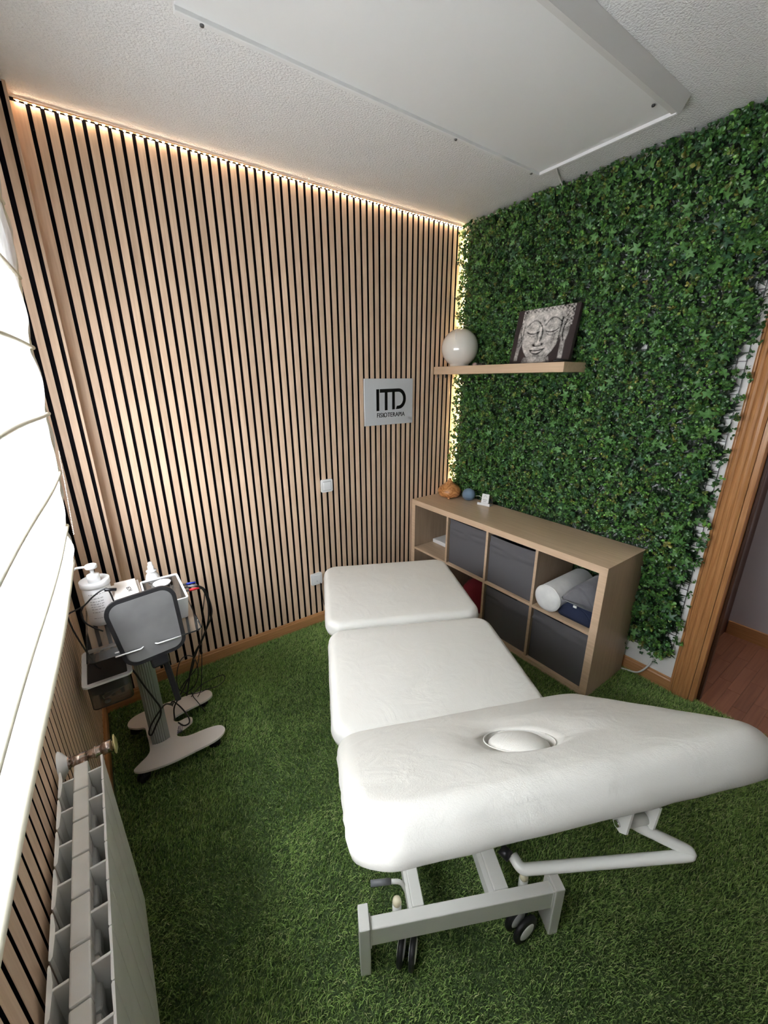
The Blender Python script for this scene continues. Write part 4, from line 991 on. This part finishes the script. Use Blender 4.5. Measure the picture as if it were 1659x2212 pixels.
for z_, L_ in ((.128, .8), (.112, .55), (.100, .5), (.090, .5), (.080, .5), (.070, .45), (.058, .4), (.034, .7)):
    a = R(-125)
    while a < R(-125) + L_ * 1.7:
        w_ = rl.uniform(.05, .22)
        for q in range(3):
            t = a + w_ * q / 3; x_, y_ = .0413 * math.cos(t), .0413 * math.sin(t); t2 = a + w_ * (q + 1) / 3; x2, y2 = .0413 * math.cos(t2), .0413 * math.sin(t2)
            vs = [bb.bm.verts.new(p) for p in ((x_, y_, z_), (x2, y2, z_), (x2, y2, z_ + .0022), (x_, y_, z_ + .0022))]; bb.bm.faces.new(vs)
        a += w_ + .06
for q in range(6):
    t, t2 = R(-50) + q * .07, R(-50) + q * .07 + .07
    vs = [bb.bm.verts.new((.0414 * math.cos(tt), .0414 * math.sin(tt), zz_)) for tt, zz_ in ((t, .046), (t2, .046), (t2, .054), (t, .054))]; bb.bm.faces.new(vs)
bb.obj('label_print', M['grey_text'], bp_)
sb = empty('spray_bottle', (-2.205, -.372, tz + .001)); tag(sb, 'slim white bottle with pointed nozzle at the back of the tray', 'bottle')
B().lathe([(0, 0), (.026, 0), (.028, .004), (.028, .085), (.024, .100), (.016, .112), (.015, .116)], 32).obj('body', M['white_plastic'], sb)
B().lathe([(.015, .1161), (.021, .117), (.021, .121), (.012, .125), (.0125, .142), (.009, .144), (.0085, .158), (.005, .160), (0, .160)], 28).obj('nozzle', M['white_plastic'], sb)
bk = empty('handpiece', (-2.125, -.375, tz + .001)); tag(bk, 'small black handpiece lying behind the device on the tray', 'handpiece')
B().lathe([(0, -.022), (.014, -.020), (.018, 0), (.015, .018), (0, .024)], 20, M4=Matrix.Translation((0, 0, .055)) @ Matrix.Rotation(R(60), 4, 'Y')).cyl((0, 0, .048), (-.005, -.01, .001), .007, 12, .010).obj('head', M['black_plastic'], bk)
CAB = {
 'bundle': [(-2.067, -.47, .770), (-2.045, -.47, .750), (-2.020, -.47, .72), (-2.006, -.47, .642), (-2.01, -.47, .582), (-2.042, -.47, .52), (-2.077, -.47, .458), (-2.11, -.47, .396)],
 'bundle2': [(-2.068, -.50, .770), (-2.036, -.49, .745), (-2.018, -.47, .68), (-2.018, -.47, .614), (-2.03, -.47, .552), (-2.063, -.47, .477), (-2.098, -.47, .429), (-2.118, -.47, .386), (-2.14, -.47, .319), (-2.158, -.47, .251), (-2.17, -.46, .20)],
 'loopA': [(-2.107, -.44, .375), (-2.134, -.44, .398), (-2.164, -.44, .388), (-2.188, -.44, .335), (-2.198, -.44, .266), (-2.19, -.44, .224), (-2.16, -.42, .18)],
 'loopB': [(-2.107, -.44, .375), (-2.101, -.44, .319), (-2.107, -.44, .263), (-2.13, -.44, .22), (-2.163, -.44, .202), (-2.193, -.43, .182), (-2.25, -.42, .16)],
 'drop': [(-2.069, -.536, .770), (-2.039, -.50, .745), (-2.02, -.45, .70), (-2.046, -.43, .55), (-2.065, -.43, .429), (-2.082, -.43, .304), (-2.103, -.43, .182), (-2.12, -.40, .12)],
 'oval': [(-2.143, -.336, .085), (-2.084, -.286, .09), (-2.014, -.23, .06), (-1.963, -.203, .04), (-1.952, -.22, .035), (-1.966, -.252, .035), (-2.01, -.292, .05), (-2.064, -.321, .08), (-2.102, -.33, .085), (-2.153, -.309, .085)],
 'floorA': [(-2.236, -.43, .15), (-2.176, -.43, .242), (-2.117, -.43, .294), (-2.094, -.43, .336), (-2.08, -.43, .40)],
 'column': [(-2.379, -.61, .571), (-2.35, -.60, .531), (-2.324, -.60, .441), (-2.297, -.60, .35), (-2.285, -.60, .305), (-2.29, -.60, .265), (-2.312, -.60, .228), (-2.336, -.60, .187), (-2.344, -.60, .202), (-2.329, -.60, .238), (-2.291, -.59, .278), (-2.262, -.55, .27), (-2.235, -.46, .18)],
 'base': [(-2.235, -.46, .18), (-2.228, -.33, .10), (-2.206, -.36, .085), (-2.189, -.417, .080), (-2.18, -.469, .078), (-2.186, -.502, .078), (-2.209, -.503, .078), (-2.227, -.47, .08)],
 'up': [(-2.238, -.45, .085), (-2.231, -.45, .151), (-2.204, -.45, .196), (-2.173, -.45, .242), (-2.136, -.45, .303), (-2.11, -.45, .37)],
 'arm': [(-2.134, -.296, .08), (-2.133, -.336, .078), (-2.124, -.38, .078), (-2.10, -.42, .03)],
 'left': [(-2.349, -.60, .790), (-2.377, -.62, .835), (-2.412, -.62, .850), (-2.444, -.62, .845), (-2.486, -.62, .83), (-2.493, -.62, .81), (-2.488, -.62, .773), (-2.471, -.62, .686), (-2.454, -.62, .615), (-2.44, -.62, .59)],
 'left2': [(-2.444, -.62, .842), (-2.457, -.60, .815), (-2.454, -.60, .785), (-2.435, -.59, .76), (-2.416, -.585, .735), (-2.39, -.57, .722)],
}
CAB['left'] = [(-2.349, -.62, .795), (-2.360, -.62, .895), (-2.377, -.62, .906), (-2.412, -.62, .887), (-2.444, -.62, .861), (-2.486, -.62, .848), (-2.493, -.62, .832), (-2.488, -.62, .773), (-2.471, -.62, .686), (-2.454, -.62, .61), (-2.44, -.62, .59)]
CAB['left2'] = [(-2.444, -.62, .861), (-2.457, -.60, .827), (-2.454, -.60, .791), (-2.435, -.60, .76), (-2.41, -.58, .722)]
CL = {'bundle': 'thick black lead falling from the blue plug', 'bundle2': 'black lead hanging straight from the grey plug', 'loopA': 'black lead curling in a loop left of the bundle', 'loopB': 'black lead curving right of the loop above the trolley base', 'drop': 'black lead dropping from the red plug to the base', 'oval': 'thin black lead in a long oval loop over the grass', 'floorA': 'thin black lead rising diagonally beside the column', 'column': 'black power cord hanging in front of the aluminium column', 'base': 'black cord lying across the trolley base plate', 'up': 'thick black cord rising from the base plate slot', 'arm': 'short black lead over the rear arm of the base', 'left': 'black cord arching from the device past the white pump bottle', 'left2': 'short black cord curling below the pump bottle'}
for kk_, pts_ in CAB.items():
    r_c = {'bundle': .0036, 'bundle2': .0036, 'column': .0036, 'base': .0034, 'up': .0036, 'left': .0028, 'left2': .0028}.get(kk_, .0020)
    tag(B().tube(spline(pts_, 6), r_c, 7).obj('black_cable', M['black_plastic']), CL[kk_], 'cable', 'black cables around the trolley')
tag(B().cyl((-2.372, -.62, .9035), (-2.338, -.617, .893), .006, 12).obj('cable_plug', M['black_plastic']), 'black cable plug beside the upper left side of the device', 'plug')

# ------------------------------------------------------------------ radiator
RZ1, RZ0, RXf, RXb, RP = .760, .215, -2.427, -2.511, .0800
ra = empty('radiator', (-2.469, -1.74, 0)); tag(ra, 'white aluminium column radiator under the window with open top vents', 'radiator')
y0r = -1.2565
NSEC = 12
def rad_section():
    e = empty('radiator_section', (0, 0, 0), 0, ra); xo = -2.469
    f, bk_ = RXf - xo, RXb - xo; hw_ = RP / 2
    # front plate with rounded edges
    B().prism([(f, -hw_ + .0012), (f, hw_ - .0012), (f - .003, hw_ - .0005), (f - .0045, hw_ - .003), (f - .0035, 0), (f - .0045, -hw_ + .003), (f - .003, -hw_ + .0005)], RZ0, RZ1 - .002, axis='z').obj('front_fin', M['radiator'], e)
    # centre block (water column cap)
    B().box(-.0145, .0135, -hw_ + .0014, hw_ - .0014, RZ1 - .030, RZ1, .003, 2).box(-.011, .010, -.018, .018, RZ0 + .02, RZ1 - .031, .004, 2).box(-.020, .018, -hw_, hw_, RZ1 - .085, RZ1 - .045, .006, 2).box(-.020, .018, -hw_, hw_, RZ0 + .01, RZ0 + .05, .006, 2).obj('core', M['radiator'], e)
    B().box(.0134, f - .002, -.0022, .0022, RZ0, RZ1 - .001, .0008, 1).obj('web', M['radiator'], e)
    B().box(bk_ + .002, -.0144, -.0022, .0022, RZ0, RZ1 - .001, .0008, 1).obj('web', M['radiator'], e)
    B().prism([(bk_ + .0005, -hw_ + .004), (bk_ + .003, -hw_ + .001), (bk_ + .006, -hw_ + .006), (bk_ + .0075, -.004), (bk_ + .0075, .010), (bk_ + .004, hw_ - .008), (bk_ + .002, hw_ - .003), (bk_ + .0002, hw_ - .006)], RZ0, RZ1, axis='z').obj('rear_fin', M['radiator'], e)
    return e
sec0 = rad_section()
for i in range(NSEC):
    if i == 0: e = sec0
    else:
        e = bpy.data.objects.new('radiator_section', None); COL.objects.link(e); e.parent = ra
        for ch in list(sec0.children):
            q = ch.copy(); COL.objects.link(q); q.parent = e
    e.location = (0, y0r - RP / 2 - i * RP + 1.74, 0)
for zz_ in (RZ0 + .14, RZ1 - .20):
    B().box(-.0505, -.043, .1, .13, zz_, zz_ + .03, .001).obj('wall_bracket', M['white_metal'], ra)
    B().box(-.0505, -.043, -.3, -.27, zz_, zz_ + .03, .001).obj('wall_bracket', M['white_metal'], ra)
ZV = .724
vl = empty('radiator_valve', (-2.475, -1.200, ZV)); tag(vl, 'nickel and brass radiator valve at the far end of the radiator', 'valve')
B().cyl((-.024, 0, 0), (.010, 0, 0), .0125, 6).cyl((.010, 0, 0), (.044, 0, 0), .0115, 20).obj('body', M['brass'], vl)
B().cyl((.026, 0, 0), (.031, 0, 0), .0145, 20).cyl((.044, 0, 0), (.064, 0, 0), .0155, 8).cyl((-.040, 0, 0), (-.024, 0, 0), .010, 14, .016).obj('nut', M['brass'], vl)
B().cyl((.0645, 0, 0), (.068, 0, 0), .010, 20).lathe([(.020, 0), (.024, .001), (.024, .004), (.020, .005), (.012, .008), (0, .008)], 28, M4=Matrix.Translation((.068, 0, 0)) @ Matrix.Rotation(R(90), 4, 'Y')).obj('stem_nut', M['brass_yellow'], vl)
B().cyl((.004, -.012, 0), (.004, -.055, 0), .011, 16).obj('coupling', M['brass'], vl)
tag(B().lathe([(.010, .022), (.014, .018), (.030, .008), (.036, .0015), (.036, 0), (.010, 0)], 32, M4=Matrix.Translation((-2.5195, -1.200, ZV)) @ Matrix.Rotation(R(90), 4, 'Y')).obj('pipe_rosette', M['white_plastic']), 'white round pipe cover on the slats behind the valve', 'pipe cover')

# ------------------------------------------------------------------ roman blind
bl = empty('roman_blind', (-2.42, -.495, 1.07)); tag(bl, 'sheer white roman blind with cream rod pockets over the window', 'blind')
dd = Vector((.04315, .99907, 0)); nn_ = Vector((dd.y, -dd.x, 0))
rods = [1.086, 1.180, 1.333, 1.523, 1.731, 1.960, 2.20, 2.45]
def edge_s(z): return float(np.interp(z, [1.0, 1.107, 1.36, 1.523, 1.679, 1.963, 2.117, 2.59], [-.32, -.265, -.03, .02, .03, .225, .29, .34]))
def edge_s2(z): return edge_s(z) if z > 1.0 else -.32
SEND = -2.10
zs = np.unique(np.concatenate([np.linspace(1.086, 2.59, 110), rods])); ss = np.linspace(0, 1, 150)
Vt = []; 
for z_ in zs:
    e0 = edge_s2(z_)
    k_ = max([r_i for r_i in rods if r_i <= z_ + 1e-6]); nxt = min([r_i for r_i in rods if r_i > z_ + 1e-6] + [2.60]); t = (z_ - k_) / (nxt - k_)
    for q in ss:
        s_ = e0 + (SEND - e0) * q
        bul = .010 * math.sin(math.pi * t) * (1 + .4 * math.sin(s_ * 5 + k_ * 9)) + .0035 * math.sin(s_ * 38 + 2 * math.sin(z_ * 9 + s_ * 3)) * math.sin(math.pi * t) + .0015 * math.sin(s_ * 110 + z_ * 6)
        p = dd * s_ - nn_ * (-bul)
        Vt.append((p.x, p.y, z_ - 1.07))
nq = len(ss); nz_ = len(zs); ii = np.arange(nq * nz_).reshape(nz_, nq)
Fq = np.stack([ii[:-1, :-1], ii[1:, :-1], ii[1:, 1:], ii[:-1, 1:]], -1).reshape(-1, 4)
link('fabric', fast_mesh('fabric', Vt, Fq, tri=4), M['voile'], bl, smooth=True)
for i_, z_ in enumerate(rods):
    e0 = edge_s2(z_) + .003; pts_ = [(dd * (e0 + (SEND - e0) * q) + nn_ * (.005 + .003 * math.sin(q * 9 + z_ * 5)) + Vector((0, 0, z_ - 1.07 + .003 * math.sin(q * 14 + z_ * 7)))) for q in np.linspace(0, 1, 50)]
    B().tube(pts_, .0095 if i_ == 0 else .0068, 8).obj('rod_pocket', M['hem'], bl)
Vt = []; zh = np.linspace(1.086, 2.59, 70)
for z_ in zh:
    e0 = edge_s2(z_)
    for q in range(6):
        s_ = e0 + .002 - (.042) * q / 5; bul = .0035 + .0025 * math.sin(z_ * 30 + q)
        p = dd * s_ + nn_ * bul; Vt.append((p.x, p.y, z_ - 1.07))
ii = np.arange(6 * 70).reshape(70, 6); Fq = np.stack([ii[:-1, :-1], ii[1:, :-1], ii[1:, 1:], ii[:-1, 1:]], -1).reshape(-1, 4)
link('side_hem', fast_mesh('side_hem', Vt, Fq, tri=4), M['hem'], bl, smooth=True)
bb = B()
for i in range(52):
    t = i / 51; p = Vector((-2.4195, -.500, 1.395)).lerp(Vector((-2.425, -.675, 1.148)), t) + Vector((.012, .01 * math.sin(math.pi * t), 0))
    bb.lathe([(0, -.0019), (.0016, -.0009), (.0016, .0009), (0, .0019)], 6, tuple(p - Vector((-2.42, -.495, 1.07))))
bb.obj('bead_chain', mat('pale_beads', (.75, .62, .55), .4), bl)
